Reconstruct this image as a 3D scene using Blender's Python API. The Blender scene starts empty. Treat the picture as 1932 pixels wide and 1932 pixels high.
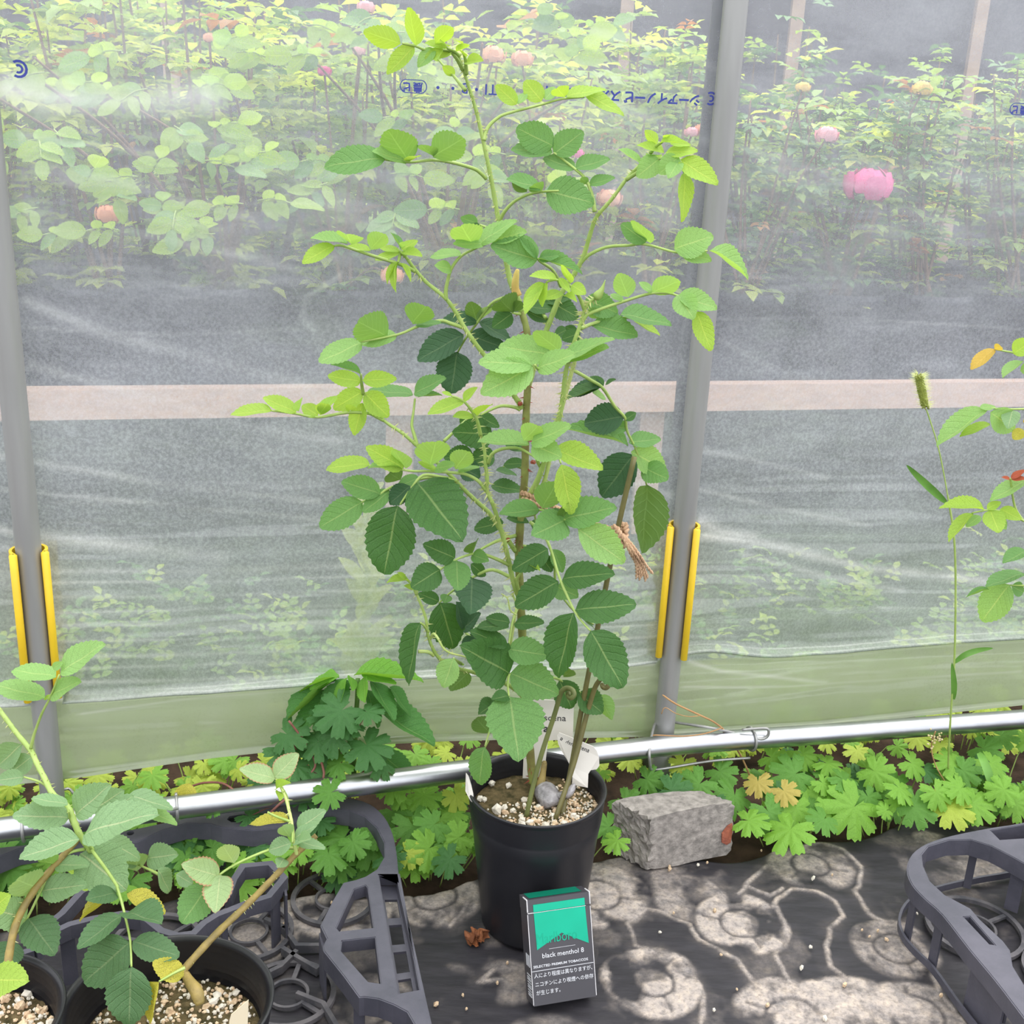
import bpy, bmesh, math, random
import numpy as np
from mathutils import Vector, Matrix
from mathutils.geometry import tessellate_polygon
rnd = random.Random(7)
S = bpy.context.scene
COL = S.collection
# ------------------------------------------------------------------ camera, sky, sun, exposure
FPX, CPX = 2185.0, 966.0
PITCH, ROLL, CAMH = math.radians(19.0), math.radians(2.7), 0.72
FW = Vector((0, math.cos(PITCH), -math.sin(PITCH)))
_rt = Vector((1, 0, 0)); _up = _rt.cross(FW)
RT = math.cos(ROLL) * _rt + math.sin(ROLL) * _up
UP = -math.sin(ROLL) * _rt + math.cos(ROLL) * _up
EYE = Vector((0, 0, CAMH))
cd = bpy.data.cameras.new('camera'); cam = bpy.data.objects.new('camera', cd); COL.objects.link(cam)
cd.sensor_width = 36; cd.sensor_fit = 'HORIZONTAL'; cd.lens = 36 * FPX / 1932; cd.clip_start = .02
cam.matrix_world = Matrix(((RT.x, UP.x, -FW.x, EYE.x), (RT.y, UP.y, -FW.y, EYE.y), (RT.z, UP.z, -FW.z, EYE.z), (0, 0, 0, 1)))
S.camera = cam
wd = bpy.data.worlds.new('overcast_sky'); S.world = wd; wd.use_nodes = True
wn = wd.node_tree; bg = wn.nodes['Background']
tc = wn.nodes.new('ShaderNodeTexCoord'); sx = wn.nodes.new('ShaderNodeSeparateXYZ'); cr = wn.nodes.new('ShaderNodeValToRGB')
wn.links.new(tc.outputs['Generated'], sx.inputs[0])
mr = wn.nodes.new('ShaderNodeMapRange'); mr.inputs[1].default_value = -1; mr.inputs[2].default_value = 1
wn.links.new(sx.outputs[2], mr.inputs[0]); wn.links.new(mr.outputs[0], cr.inputs[0]); wn.links.new(cr.outputs[0], bg.inputs[0])
e = cr.color_ramp.elements
e[0].position = .45; e[0].color = (.10, .10, .10, 1)
e[1].position = 1; e[1].color = (1, 1.0, 1.03, 1)
x = e.new(.52); x.color = (.66, .68, .71, 1)
bg.inputs[1].default_value = 2.75
sd = bpy.data.lights.new('sun', 'SUN'); so = bpy.data.objects.new('sun', sd); COL.objects.link(so)
sd.energy = 2.4; sd.angle = math.radians(60); sd.color = (1, .97, .92)
so.rotation_euler = Vector((-.25, -.35, -1)).to_track_quat('-Z', 'Y').to_euler()
S.view_settings.view_transform = 'Standard'; S.view_settings.look = 'None'
S.view_settings.gamma = 1; S.view_settings.use_curve_mapping = False; S.view_settings.exposure = 0.0
try:
    S.cycles.transparent_max_bounces = 24; S.cycles.max_bounces = 10
except Exception: pass

# ------------------------------------------------------------------ picture-to-world measuring helpers (all give true positions on real surfaces)
def ray(x, y): return FW + RT * ((x - CPX) / FPX) - UP * ((y - CPX) / FPX)
def W(x, y, Y):                       # point at distance Y in front of the viewer
    d = ray(x, y); return EYE + d * (Y / d.y)
def G(x, y, z=0.0):                   # point on a level plane
    d = ray(x, y); return EYE + d * ((z - CAMH) / d.z)
TW = .2493
def F(x, y, off=0.0):                 # point on the plane of the film wall
    d = ray(x, y); return EYE + d * ((1.0776 + off) / (d.y - TW * d.x))
def wall_y(x, off=0.0): return 1.0776 + TW * x + off
WA = math.atan(TW); WU = Vector((math.cos(WA), math.sin(WA), 0)); WN = Vector((math.sin(WA), -math.cos(WA), 0))
def depth(P): return (P - EYE).dot(FW)

# ------------------------------------------------------------------ materials
def new_mat(name):
    m = bpy.data.materials.new(name); m.use_nodes = True
    nt = m.node_tree; nt.nodes.clear()
    o = nt.nodes.new('ShaderNodeOutputMaterial')
    return m, nt, o
def nd(nt, t, **k):
    n = nt.nodes.new(t)
    for a, v in k.items():
        if a.startswith('i_'):
            key = a[2:]; key = int(key) if key.isdigit() else key
            n.inputs[key].default_value = v
        else: setattr(n, a, v)
    return n
def L(nt, a, b): nt.links.new(a, b)
def ramp(nt, fac, stops):
    r = nd(nt, 'ShaderNodeValToRGB'); L(nt, fac, r.inputs[0]); el = r.color_ramp.elements
    while len(el) < len(stops): el.new(.5)
    for q, (p, c) in zip(el, stops): q.position = p; q.color = (c[0], c[1], c[2], 1) if not isinstance(c, (int, float)) else (c, c, c, 1)
    return r.outputs[0]
def mixc(nt, fac, a, b, mode='MIX'):
    m = nd(nt, 'ShaderNodeMix', data_type='RGBA', blend_type=mode)
    for s, v in ((0, fac), (6, a), (7, b)):
        if hasattr(v, 'is_output'): L(nt, v, m.inputs[s])
        else: m.inputs[s].default_value = v if s == 0 else (v[0], v[1], v[2], 1)
    return m.outputs[2]
def noise(nt, scale, detail=4, rough=.6, coord=None, mapscale=None):
    t = nd(nt, 'ShaderNodeTexCoord'); src = t.outputs[coord or 'Object']
    if mapscale:
        mp = nd(nt, 'ShaderNodeMapping'); mp.inputs['Scale'].default_value = mapscale; L(nt, src, mp.inputs[0]); src = mp.outputs[0]
    n = nd(nt, 'ShaderNodeTexNoise'); n.inputs['Scale'].default_value = scale; n.inputs['Detail'].default_value = detail
    n.inputs['Roughness'].default_value = rough; L(nt, src, n.inputs['Vector']); return n.outputs[0]
def simple(name, c1, c2=None, scale=40, rough=.6, metal=0, bump=0, bscale=None, mapscale=None, spec=.5, lo=.35, hi=.65):
    m, nt, o = new_mat(name)
    b = nd(nt, 'ShaderNodeBsdfPrincipled'); b.inputs['Roughness'].default_value = rough; b.inputs['Metallic'].default_value = metal
    b.inputs['Specular IOR Level'].default_value = spec
    c2 = c2 or tuple(v * .75 for v in c1)
    n = noise(nt, scale, mapscale=mapscale)
    L(nt, ramp(nt, n, [(lo, c2), (hi, c1)]), b.inputs['Base Color'])
    if bump:
        bp = nd(nt, 'ShaderNodeBump'); bp.inputs['Strength'].default_value = bump; bp.inputs['Distance'].default_value = .003
        L(nt, noise(nt, bscale or scale * 2, mapscale=mapscale), bp.inputs['Height']); L(nt, bp.outputs[0], b.inputs['Normal'])
    L(nt, b.outputs[0], o.inputs[0]); return m
def leaf_mat(name, col, back=None, trans=.35, vein=.5, nveins=7, spot=None, sheen=.35, edge=None, lo=.58):
    m, nt, o = new_mat(name)
    uv = nd(nt, 'ShaderNodeUVMap'); sp = nd(nt, 'ShaderNodeSeparateXYZ'); L(nt, uv.outputs[0], sp.inputs[0])
    def M(op, a, b=None, c=None):
        q = nd(nt, 'ShaderNodeMath', operation=op)
        for i, v in enumerate((a, b, c)):
            if v is None: continue
            if hasattr(v, 'is_output'): L(nt, v, q.inputs[i])
            else: q.inputs[i].default_value = v
        return q.outputs[0]
    au = M('ABSOLUTE', M('SUBTRACT', sp.outputs[0], .5))
    vv = M('SUBTRACT', sp.outputs[1], M('MULTIPLY', au, .55))
    st = M('ABSOLUTE', M('SUBTRACT', M('FRACT', M('MULTIPLY', vv, nveins)), .5))       # 0 at side vein
    side = nd(nt, 'ShaderNodeMapRange'); side.inputs[1].default_value = 0; side.inputs[2].default_value = .13; side.inputs[3].default_value = 1; side.inputs[4].default_value = 0; L(nt, st, side.inputs[0])
    mid = nd(nt, 'ShaderNodeMapRange'); mid.inputs[1].default_value = .008; mid.inputs[2].default_value = .028; mid.inputs[3].default_value = 1; mid.inputs[4].default_value = 0; L(nt, au, mid.inputs[0])
    n = noise(nt, 60, 3)
    dark = tuple(v * .72 for v in col); lite = tuple(min(1, v * 1.2) for v in col)
    base = ramp(nt, n, [(.3, dark), (.7, lite)])
    base = mixc(nt, M('MULTIPLY', side.outputs[0], vein * .35), base, tuple(v * .6 for v in col))
    base = mixc(nt, M('MULTIPLY', mid.outputs[0], vein), base, (min(1, col[0] * 2.6 + .08), min(1, col[1] * 1.5 + .1), min(1, col[2] * 2 + .05)))
    if edge:
        ed = nd(nt, 'ShaderNodeMapRange'); ed.inputs[1].default_value = .42; ed.inputs[2].default_value = .5; L(nt, au, ed.inputs[0])
        base = mixc(nt, ed.outputs[0], base, edge)
    if spot:
        base = mixc(nt, ramp(nt, noise(nt, 55, 2), [(lo, 0), (lo + .05, 1)]), base, spot)
    geo = nd(nt, 'ShaderNodeNewGeometry')
    bk = back or tuple(v * .85 + c for v, c in zip(col, (.07, .09, .03)))
    bkv = mixc(nt, M('MULTIPLY', M('MAXIMUM', mid.outputs[0], M('MULTIPLY', side.outputs[0], .5)), .6), bk, tuple(min(1, v * 1.25 + .06) for v in bk))
    colr = mixc(nt, geo.outputs['Backfacing'], base, bkv)
    hgt = M('ADD', M('MULTIPLY', side.outputs[0], -1.0), M('MULTIPLY', n, .6))
    bp = nd(nt, 'ShaderNodeBump'); bp.inputs['Strength'].default_value = .35; bp.inputs['Distance'].default_value = .0015; L(nt, hgt, bp.inputs['Height'])
    pb = nd(nt, 'ShaderNodeBsdfPrincipled'); pb.inputs['Roughness'].default_value = .5; pb.inputs['Specular IOR Level'].default_value = sheen
    L(nt, colr, pb.inputs['Base Color']); L(nt, bp.outputs[0], pb.inputs['Normal'])
    tr = nd(nt, 'ShaderNodeBsdfTranslucent'); L(nt, mixc(nt, 1.0, colr, (1.3, 1.25, .55), 'MULTIPLY'), tr.inputs[0])
    ms = nd(nt, 'ShaderNodeMixShader'); ms.inputs[0].default_value = trans
    L(nt, pb.outputs[0], ms.inputs[1]); L(nt, tr.outputs[0], ms.inputs[2]); L(nt, ms.outputs[0], o.inputs[0]); return m

LM = {
 'd': leaf_mat('mature_leaf_dark', (.064, .168, .040), trans=.32, vein=.7),
 'm': leaf_mat('leaf_mid_green', (.165, .345, .105), trans=.42, vein=.35),
 'l': leaf_mat('leaf_light_green', (.310, .530, .175), trans=.45, vein=.25),
 'y': leaf_mat('young_leaf_yellow_green', (.400, .600, .100), trans=.45, vein=.25),
 'o': leaf_mat('young_leaf_orange', (.620, .420, .080), trans=.4, vein=.2),
 'r': leaf_mat('young_leaf_red', (.420, .090, .040), trans=.3, vein=.2),
 'Y': leaf_mat('yellowing_leaf', (.560, .520, .070), trans=.35, vein=.2, spot=(.07, .045, .03)),
 's': leaf_mat('spotted_leaf', (.085, .180, .070), trans=.25, vein=.35, spot=(.11, .065, .045), lo=.66),
 'g': leaf_mat('greyish_leaf', (.245, .400, .195), trans=.35, vein=.4),
 'p': leaf_mat('pink_edged_leaf', (.36, .50, .24), trans=.35, vein=.2, edge=(.5, .2, .14)),
 'k': leaf_mat('leaf_near_black_green', (.045, .120, .050), trans=.2, vein=.4),
}
M_stem = simple('green_stem', (.38, .50, .14), (.28, .40, .09), 60, .5)
M_stemy = simple('pale_young_stem', (.55, .62, .22), (.42, .54, .16), 60, .5)
M_cane = simple('old_green_brown_cane', (.27, .31, .08), (.17, .15, .045), 50, .55, bump=.3)
M_caneb = simple('ochre_cane', (.30, .22, .06), (.20, .15, .05), 90, .6, bump=.3)
M_thorn = simple('pale_prickle', (.50, .52, .20), (.40, .44, .15), 60, .5)
M_thornr = simple('red_prickle', (.30, .06, .03), (.22, .04, .02), 60, .5)
M_black = simple('black_pot_plastic', (.016, .016, .019), (.011, .011, .014), 14, .36, spec=.5)
M_tray = simple('charcoal_tray_plastic', (.085, .082, .105), (.055, .055, .072), 22, .5, bump=.12, bscale=180, spec=.5)
M_traydirt = simple('dusty_tray_base', (.13, .12, .125), (.05, .05, .058), 45, .75, bump=.15)
M_galv = simple('galvanised_steel', (.62, .63, .66), (.42, .43, .46), 9, .34, metal=1, bump=.05, bscale=60)
M_post = simple('dull_zinc_post', (.44, .44, .43), (.30, .30, .295), 16, .46, metal=.45, bump=.08, bscale=70, mapscale=(1, 1, .12))
M_wire = simple('zinc_wire', (.45, .45, .44), (.32, .32, .31), 60, .45, metal=.7)
M_yellow = simple('yellow_clip_plastic', (.86, .60, .025), (.74, .48, .02), 12, .45)
M_stone = simple('rough_concrete', (.36, .33, .30), (.19, .175, .16), 110, .95, bump=.45, bscale=260, spec=.1)
M_white = simple('white_tag_plastic', (.80, .77, .71), (.74, .70, .64), 10, .5)
M_cream = simple('cream_tag_plastic', (.80, .70, .50), (.74, .64, .45), 10, .5)
M_ink = simple('pencil_ink', (.05, .05, .055), (.035, .035, .04), 60, .6)
M_twine = simple('jute_twine', (.66, .44, .28), (.46, .28, .17), 160, .9, bump=.6, bscale=300)
M_stake = simple('olive_coated_wire', (.175, .155, .050), (.11, .10, .035), 40, .45)
M_stakeg = simple('green_coated_wire', (.17, .19, .055), (.11, .13, .04), 40, .45)
M_pumice = simple('pumice_grain', (.78, .62, .42), (.55, .38, .24), 160, .9, bump=.4, spec=.1)
M_pumicew = simple('pale_pumice', (.80, .76, .66), (.62, .56, .46), 160, .9, bump=.4, spec=.1)
M_soil = simple('mossy_potting_soil', (.16, .12, .06), (.045, .040, .018), 120, .95, bump=1, bscale=200, spec=.1)
M_earth = simple('dark_earth', (.055, .035, .024), (.022, .015, .011), 30, .95, bump=1, bscale=60, spec=.1)
M_brown = simple('dry_brown_leaf', (.36, .13, .045), (.15, .05, .02), 70, .8, bump=.6)
M_twig = simple('dry_twig', (.50, .30, .13), (.34, .18, .08), 70, .8)
M_red = simple('reddish_stalk', (.26, .10, .07), (.16, .06, .045), 50, .6)
M_blueink = simple('blue_film_ink', (.045, .06, .33), (.03, .045, .27), 60, .5)
M_wrap = simple('silvery_graft_tape', (.42, .40, .41), (.07, .06, .065), 60, .28, bump=.7, spec=.8)

# ------------------------------------------------------------------ object helpers
def mesh_obj(name, verts, faces, mat=None, parent=None, loc=None, smooth=True, uvs=None, mats=None, mis=None):
    me = bpy.data.meshes.new(name)
    lo = Vector(loc) if loc is not None else Vector((0, 0, 0))
    me.from_pydata([tuple(Vector(v) - lo) for v in verts], [], faces)
    for m in (mats or [mat]): me.materials.append(m)
    if mis is not None: me.polygons.foreach_set('material_index', mis)
    if smooth: me.polygons.foreach_set('use_smooth', [True] * len(me.polygons))
    if uvs is not None:
        ul = me.uv_layers.new(name='UVMap')
        for lp in me.loops: ul.data[lp.index].uv = uvs[lp.vertex_index]
    me.update()
    ob = bpy.data.objects.new(name, me); COL.objects.link(ob)
    ob.location = lo
    if parent is not None:
        ob.parent = parent; ob.location = lo - wloc(parent)
    return ob
def wloc(o):
    v = Vector(o.location)
    while o.parent is not None: o = o.parent; v = v + Vector(o.location)
    return v
def tag(o, label=None, cat=None, group=None, kind=None):
    if label: o['label'] = label
    if cat: o['category'] = cat
    if group: o['group'] = group
    if kind: o['kind'] = kind
    return o
def thing(name, label, cat, loc, group=None):
    o = bpy.data.objects.new(name, None); COL.objects.link(o); o.location = loc; o.empty_display_size = .02
    return tag(o, label, cat, group)
class MB:
    def __init__(s): s.v = []; s.f = []; s.mi = []
    def add(s, v, f, mi=0):
        n = len(s.v); s.v += [Vector(p) for p in v]; s.f += [tuple(i + n for i in q) for q in f]; s.mi += [mi] * len(f); return s
    def tube(s, pts, rad, n=8, mi=0, caps=True, ell=None):
        pts = [Vector(p) for p in pts]; k = len(pts)
        rad = rad if isinstance(rad, (list, tuple)) else [rad] * k
        vs = []; fs = []; prev = None
        for i, p in enumerate(pts):
            t = (pts[min(i + 1, k - 1)] - pts[max(i - 1, 0)])
            t = t.normalized() if t.length > 1e-9 else Vector((0, 0, 1))
            a = prev if prev is not None else (Vector((1, 0, 0)) if abs(t.x) < .8 else Vector((0, 1, 0)))
            a = (a - t * a.dot(t)); a = a.normalized() if a.length > 1e-6 else t.orthogonal().normalized()
            prev = a; b = t.cross(a)
            for j in range(n):
                q = 2 * math.pi * j / n; vs.append(p + (a * math.cos(q) + b * math.sin(q)) * rad[i])
        for i in range(k - 1):
            for j in range(n):
                j2 = (j + 1) % n; fs.append((i * n + j, i * n + j2, (i + 1) * n + j2, (i + 1) * n + j))
        if caps: fs.append(tuple(range(n))[::-1]); fs.append(tuple((k - 1) * n + j for j in range(n)))
        return s.add(vs, fs, mi)
    def box(s, c, sz, M=None, mi=0):
        c = Vector(c); h = Vector(sz) / 2
        vs = [Vector((a * h.x, b * h.y, d * h.z)) for d in (-1, 1) for b in (-1, 1) for a in (-1, 1)]
        vs = [(M @ p if M is not None else p) + c for p in vs]
        return s.add(vs, [(0, 2, 3, 1), (4, 5, 7, 6), (0, 1, 5, 4), (2, 6, 7, 3), (0, 4, 6, 2), (1, 3, 7, 5)], mi)
    def plate(s, outer, holes, z0, z1, mi=0, fn=None):
        """flat plate with holes, 2-D outlines, extruded from z0 to z1"""
        fn = fn or (lambda x, y, z: Vector((x, y, z)))
        loops = [outer] + list(holes)
        tri = tessellate_polygon([[Vector((p[0], p[1], 0)) for p in lp] for lp in loops])
        flat = [p for lp in loops for p in lp]; n = len(flat)
        vs = [fn(p[0], p[1], z1) for p in flat] + [fn(p[0], p[1], z0) for p in flat]
        fs = []
        for t in tri:
            a, b, c = [Vector((flat[i][0], flat[i][1], 0)) for i in t]
            t = tuple(t) if (b - a).cross(c - a).z > 0 else tuple(t)[::-1]
            fs.append(t); fs.append(tuple(i + n for i in t[::-1]))
        st = 0
        for lp in loops:
            m = len(lp)
            for i in range(m): a = st + i; b = st + (i + 1) % m; fs.append((a, b, b + n, a + n))
            st += m
        return s.add(vs, fs, mi)
    def build(s, name, mat, parent=None, loc=None, smooth=False, mats=None):
        return mesh_obj(name, s.v, s.f, mat, parent, loc, smooth, mats=mats, mis=s.mi if mats else None)
def smooth_path(pts, n=6):
    pts = [Vector(p) for p in pts]
    if len(pts) < 3: 
        return [pts[0].lerp(pts[-1], i / n) for i in range(n + 1)]
    out = []
    for i in range(len(pts) - 1):
        p0 = pts[max(i - 1, 0)]; p1 = pts[i]; p2 = pts[i + 1]; p3 = pts[min(i + 2, len(pts) - 1)]
        for k in range(n):
            t = k / n
            out.append(.5 * ((2 * p1) + (p2 - p0) * t + (2 * p0 - 5 * p1 + 4 * p2 - p3) * t * t + (3 * p1 - p0 - 3 * p2 + p3) * t ** 3))
    out.append(pts[-1]); return out

# ------------------------------------------------------------------ leaf blades
_lc = {}
def leaf_mesh(var, mk):
    key = (var, mk)
    if key in _lc: return _lc[key]
    fold, droop, pt, twist = [(.30, .16, .85, .0), (.18, .28, .8, .10), (.50, .10, .9, -.06), (.12, .10, .75, .05), (.75, .22, 1.0, 0)][var]
    R = 22; vs = []; uv = []; fs = []
    for i in range(R + 1):
        v = i / R
        h = .5 * max(0, math.sin(math.pi * min(1, v) ** .82)) ** (pt * .85)
        if 0 < i < R: h *= (1 + (.045 if i % 2 else -.035))
        for j, u in enumerate((-1, -.5, 0, .5, 1)):
            x = u * h
            z = fold * abs(x) * (1 - .25 * abs(u)) - droop * v * v + twist * x * v * 2 + .02 * math.sin(v * 9 + u)
            yy = v + (.018 if (i % 2 and abs(u) == 1 and i < R) else 0)
            vs.append((x, yy, z)); uv.append((.5 + u * .5, v))
    for i in range(R):
        for j in range(4):
            a = i * 5 + j; fs.append((a, a + 1, a + 6, a + 5))
    me = bpy.data.meshes.new('leaflet')
    me.from_pydata(vs, [], fs); me.materials.append(LM[mk]); me.polygons.foreach_set('use_smooth', [True] * len(fs))
    ul = me.uv_layers.new(name='UVMap')
    for lp in me.loops: ul.data[lp.index].uv = uv[lp.vertex_index]
    me.update(); _lc[key] = me; return me
def put_leaf(parent, root, B, T, wpx, mk, name='leaflet'):
    B = Vector(B); T = Vector(T); a = T - B; Ln = a.length
    ppm = FPX / depth((B + T) / 2); Wv = max(wpx, 3) * 1.13 / ppm
    if Wv > .8 * Ln:                                   # foreshortened blade: its tip points towards the viewer
        Lt = Wv / .72; c = (EYE - B).normalized(); k = math.sqrt(max(0, Lt * Lt - Ln * Ln)); T = T + c * k; a = T - B; Ln = a.length
    a.normalize(); c = (EYE - (B + T) / 2).normalized()
    s = a.cross(c).normalized(); n0 = s.cross(a).normalized()
    Wt = max(Wv * 1.05, (.52 if mk in 'yo' else .60) * Ln) if Wv / Ln > .22 else max(Wv * 1.6, .36 * Ln)
    Wt = min(Wt, Wv * 2.6)
    ph = math.acos(min(1, Wv * 1.02 / Wt)); best = None
    for sg in (1, -1):
        w = math.cos(ph) * s + math.sin(ph) * sg * n0; n = w.cross(a).normalized()
        key = n.z if n.z > 0 else -n.z * .6
        if best is None or key > best[0]: best = (key, w, n)
    _, w, n = best
    if n.z < 0: n = -n; w = -w
    var = 4 if Wv / Ln < .25 else rnd.choice((0, 0, 1, 2, 3))
    ob = bpy.data.objects.new(name, leaf_mesh(var, mk)); COL.objects.link(ob); ob.parent = parent
    zs = (Ln + Wt) * .5; B = B - root
    ob.matrix_local = Matrix(((w.x * Wt, a.x * Ln, n.x * zs, B.x), (w.y * Wt, a.y * Ln, n.y * zs, B.y), (w.z * Wt, a.z * Ln, n.z * zs, B.z), (0, 0, 0, 1)))
    return ob
def compound(parent, root, Y0, pts, d, leaves, r=(1.7, .8), mat=None, name='compound_leaf'):
    """one leaf of the rose: its stalk, with the leaflets as sub-parts. d = depth offsets (m) at stem and at tip"""
    cum = [0]
    for p, q in zip(pts, pts[1:]): cum.append(cum[-1] + math.dist(p, q))
    tot = cum[-1] or 1
    P = [W(p[0], p[1], Y0 + d[0] + (d[1] - d[0]) * c / tot) for p, c in zip(pts, cum)]
    sp = smooth_path(P, 4); k = len(sp)
    st = MB().tube(sp, [.001 * (r[0] + (r[1] - r[0]) * i / (k - 1)) for i in range(k)], 6).build(name, mat or M_stem, parent, root, True)
    for (bx, by, tx, ty, w, mk) in leaves:
        i = min(range(len(pts)), key=lambda q: math.dist(pts[q], (bx, by)))
        yb = Y0 + d[0] + (d[1] - d[0]) * cum[i] / tot
        yt = yb + rnd.uniform(-.014, .006) + (d[1] - d[0]) * .15
        put_leaf(st, root, W(bx, by, yb), W(tx, ty, yt), w, mk)
    return st
def cane(parent, root, pts, rad, mat, n=8, thorns=0, tmat=None, tl=.004, name='cane'):
    sp = smooth_path(pts, 6); k = len(sp)
    rr = [.001 * (rad[0] + (rad[1] - rad[0]) * i / (k - 1)) * (1 + .06 * math.sin(i * 2.1)) for i in range(k)]
    o = MB().tube(sp, rr, n).build(name, mat, parent, root, True)
    if thorns:
        mb = MB()
        for _ in range(thorns):
            i = rnd.randrange(1, k - 1); f = rnd.random(); p = sp[i].lerp(sp[i + 1], f); t = (sp[i + 1] - sp[i]).normalized()
            s = t.orthogonal().normalized(); s.rotate(Matrix.Rotation(rnd.uniform(0, 6.283), 3, t)); l = tl * rnd.uniform(.5, 1.25); b = .17 * l
            u = t.cross(s); q = p + s * rr[i] * .8
            mb.add([q + t * b, q - t * b * .5 + u * b * .5, q - t * b * .5 - u * b * .5, q + s * l - t * l * .25], [(0, 1, 3), (1, 2, 3), (2, 0, 3)])
        tag(mb.build('prickles', tmat or M_thorn, o, root), kind='stuff')
    return o

# ================================================================== THE SETTING
# ------------------------------------------------------------------ black ground sheet with dusty prints of plant trays
def seg_dist(X, Y, poly):
    d = np.full(X.shape, 1e9)
    for (ax, ay), (bx, by) in zip(poly, poly[1:]):
        vx, vy = bx - ax, by - ay; l2 = vx * vx + vy * vy + 1e-12
        t = np.clip(((X - ax) * vx + (Y - ay) * vy) / l2, 0, 1)
        d = np.minimum(d, np.hypot(X - ax - t * vx, Y - ay - t * vy))
    return d
nprng = np.random.default_rng(3)
def vnoise(X, Y, s, seed):
    r = np.random.default_rng(seed); g = r.random((64, 64)); U = X * s + 200; V = Y * s + 200
    i = np.floor(U).astype(int); j = np.floor(V).astype(int); a = U - i; b = V - j; a = a * a * (3 - 2 * a); b = b * b * (3 - 2 * b)
    i0 = i % 64; i1 = (i + 1) % 64; j0 = j % 64; j1 = (j + 1) % 64
    return (g[i0, j0] * (1 - a) + g[i1, j0] * a) * (1 - b) + (g[i0, j1] * (1 - a) + g[i1, j1] * a) * b
def fbm(X, Y, s, seed, o=4):
    v = 0; a = .5
    for k in range(o): v = v + a * vnoise(X, Y, s * 2 ** k, seed + k); a *= .5
    return v
def build_mat():
    xs = np.concatenate([np.linspace(-.9, -.12, 170), np.linspace(-.118, .56, 440), np.linspace(.565, 1.1, 90)]); ss = np.concatenate([np.linspace(0, .5, 260), np.linspace(.52, 1.9, 16)])
    Xg = np.repeat(xs[:, None], len(ss), 1)
    edge = wall_y(xs) - .100 + .012 * np.sin(xs * 17) + .008 * np.sin(xs * 41 + 1)
    Yg = edge[:, None] - ss[None, :]
    D = np.zeros(Xg.shape)
    wx = Xg + .006 * (fbm(Xg, Yg, 40, 5) - .5); wy = Yg + .006 * (fbm(Xg, Yg, 40, 9) - .5)
    blot = fbm(Xg, Yg, 28, 21); fine = fbm(Xg, Yg, 120, 31); streak = fbm(Xg * 1.0, Yg * 4, 30, 77)
    def disc(px, py, r, ri, amt, seed, ring=True):
        nonlocal D
        c = G(px, py); q = np.hypot(wx - c.x, wy - c.y); n = fbm(Xg - seed, Yg + seed, 34, seed)
        m = np.clip((r - q) / .006, 0, 1) * np.clip((n - .30) * 5, 0, 1) * amt
        if ring:
            m = m * (1 - .9 * np.clip(1 - np.abs(q - ri * 1.18) / .0035, 0, 1))
            for a in (0.4, 2.5, 4.6):
                u = np.abs((wx - c.x) * math.sin(a + seed) - (wy - c.y) * math.cos(a + seed)); v = (wx - c.x) * math.cos(a + seed) + (wy - c.y) * math.sin(a + seed)
                m = m * (1 - .7 * np.clip(1 - u / .003, 0, 1) * (v > ri * 1.2) * (q < r * .8))
            m = np.maximum(m, .35 * np.clip((ri - q) / .003, 0, 1) * np.clip(n * 1.6, 0, 1))
        D = np.maximum(D, m)
    disc(1230, 1848, .047, .0165, .95, 11); disc(1130, 1685, .052, .018, .85, 12); disc(1400, 1738, .047, .017, .95, 13)
    disc(1530, 1628, .046, .016, .55, 14); disc(1690, 1785, .043, .017, .60, 15); disc(820, 1690, .047, .0175, .75, 16)
    disc(1500, 1920, .055, .020, .75, 17); disc(640, 1700, .055, .02, .8, 18, False); disc(480, 1765, .04, .02, .6, 19, False)
    disc(1730, 1910, .045, .02, .6, 20); disc(1825, 1625, .04, .015, .45, 23, False); disc(1760, 1585, .022, .01, .5, 24, False)
    disc(690, 1900, .045, .018, .35, 25); disc(1300, 1690, .04, .0, .55, 26, False); disc(1640, 1960, .08, .0, .9, 27, False)
    disc(1220, 1650, .05, .0, .45, 28, False); disc(1040, 1990, .05, .0, .3, 29, False); disc(960, 1850, .03, 0, .35, 41, False)
    disc(860, 1840, .02, 0, .25, 42, False)
    lines = [
     [(1220, 1712), (1183, 1736), (1199, 1781), (1243, 1791), (1283, 1815), (1312, 1844), (1328, 1876), (1325, 1925)],
     [(1220, 1712), (1249, 1717), (1278, 1733), (1299, 1741), (1320, 1770), (1357, 1791), (1389, 1807), (1420, 1850), (1475, 1890)],
     [(1394, 1683), (1415, 1659), (1441, 1638), (1490, 1600), (1552, 1585), (1592, 1599), (1624, 1630), (1621, 1665), (1613, 1675), (1640, 1717), (1654, 1728), (1684, 1744), (1719, 1768), (1750, 1800), (1761, 1831), (1775, 1873), (1801, 1901), (1820, 1932)],
     [(1460, 1707), (1468, 1691), (1497, 1675), (1542, 1678), (1576, 1696), (1592, 1725), (1568, 1747), (1559, 1784), (1568, 1820), (1632, 1863), (1680, 1900)],
     [(1463, 1699), (1473, 1723), (1489, 1757), (1481, 1781), (1460, 1794), (1473, 1820), (1494, 1857), (1526, 1876), (1566, 1897)],
     [(1415, 1670), (1452, 1686), (1476, 1673)], [(895, 1670), (870, 1720), (845, 1745)], [(930, 1830), (905, 1850), (950, 1845)]]
    for k, ln in enumerate(lines):
        wl = [(G(*p).x, G(*p).y) for p in ln]
        q = seg_dist(wx, wy, wl)
        D = np.maximum(D, np.clip(1 - (q - .0008) / .0030, 0, 1) * (.50 + .4 * fine) * .85)
        D = np.maximum(D, np.clip(1 - q / .014, 0, 1) * .3 * np.clip(blot * 1.6 - .4, 0, 1))
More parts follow.
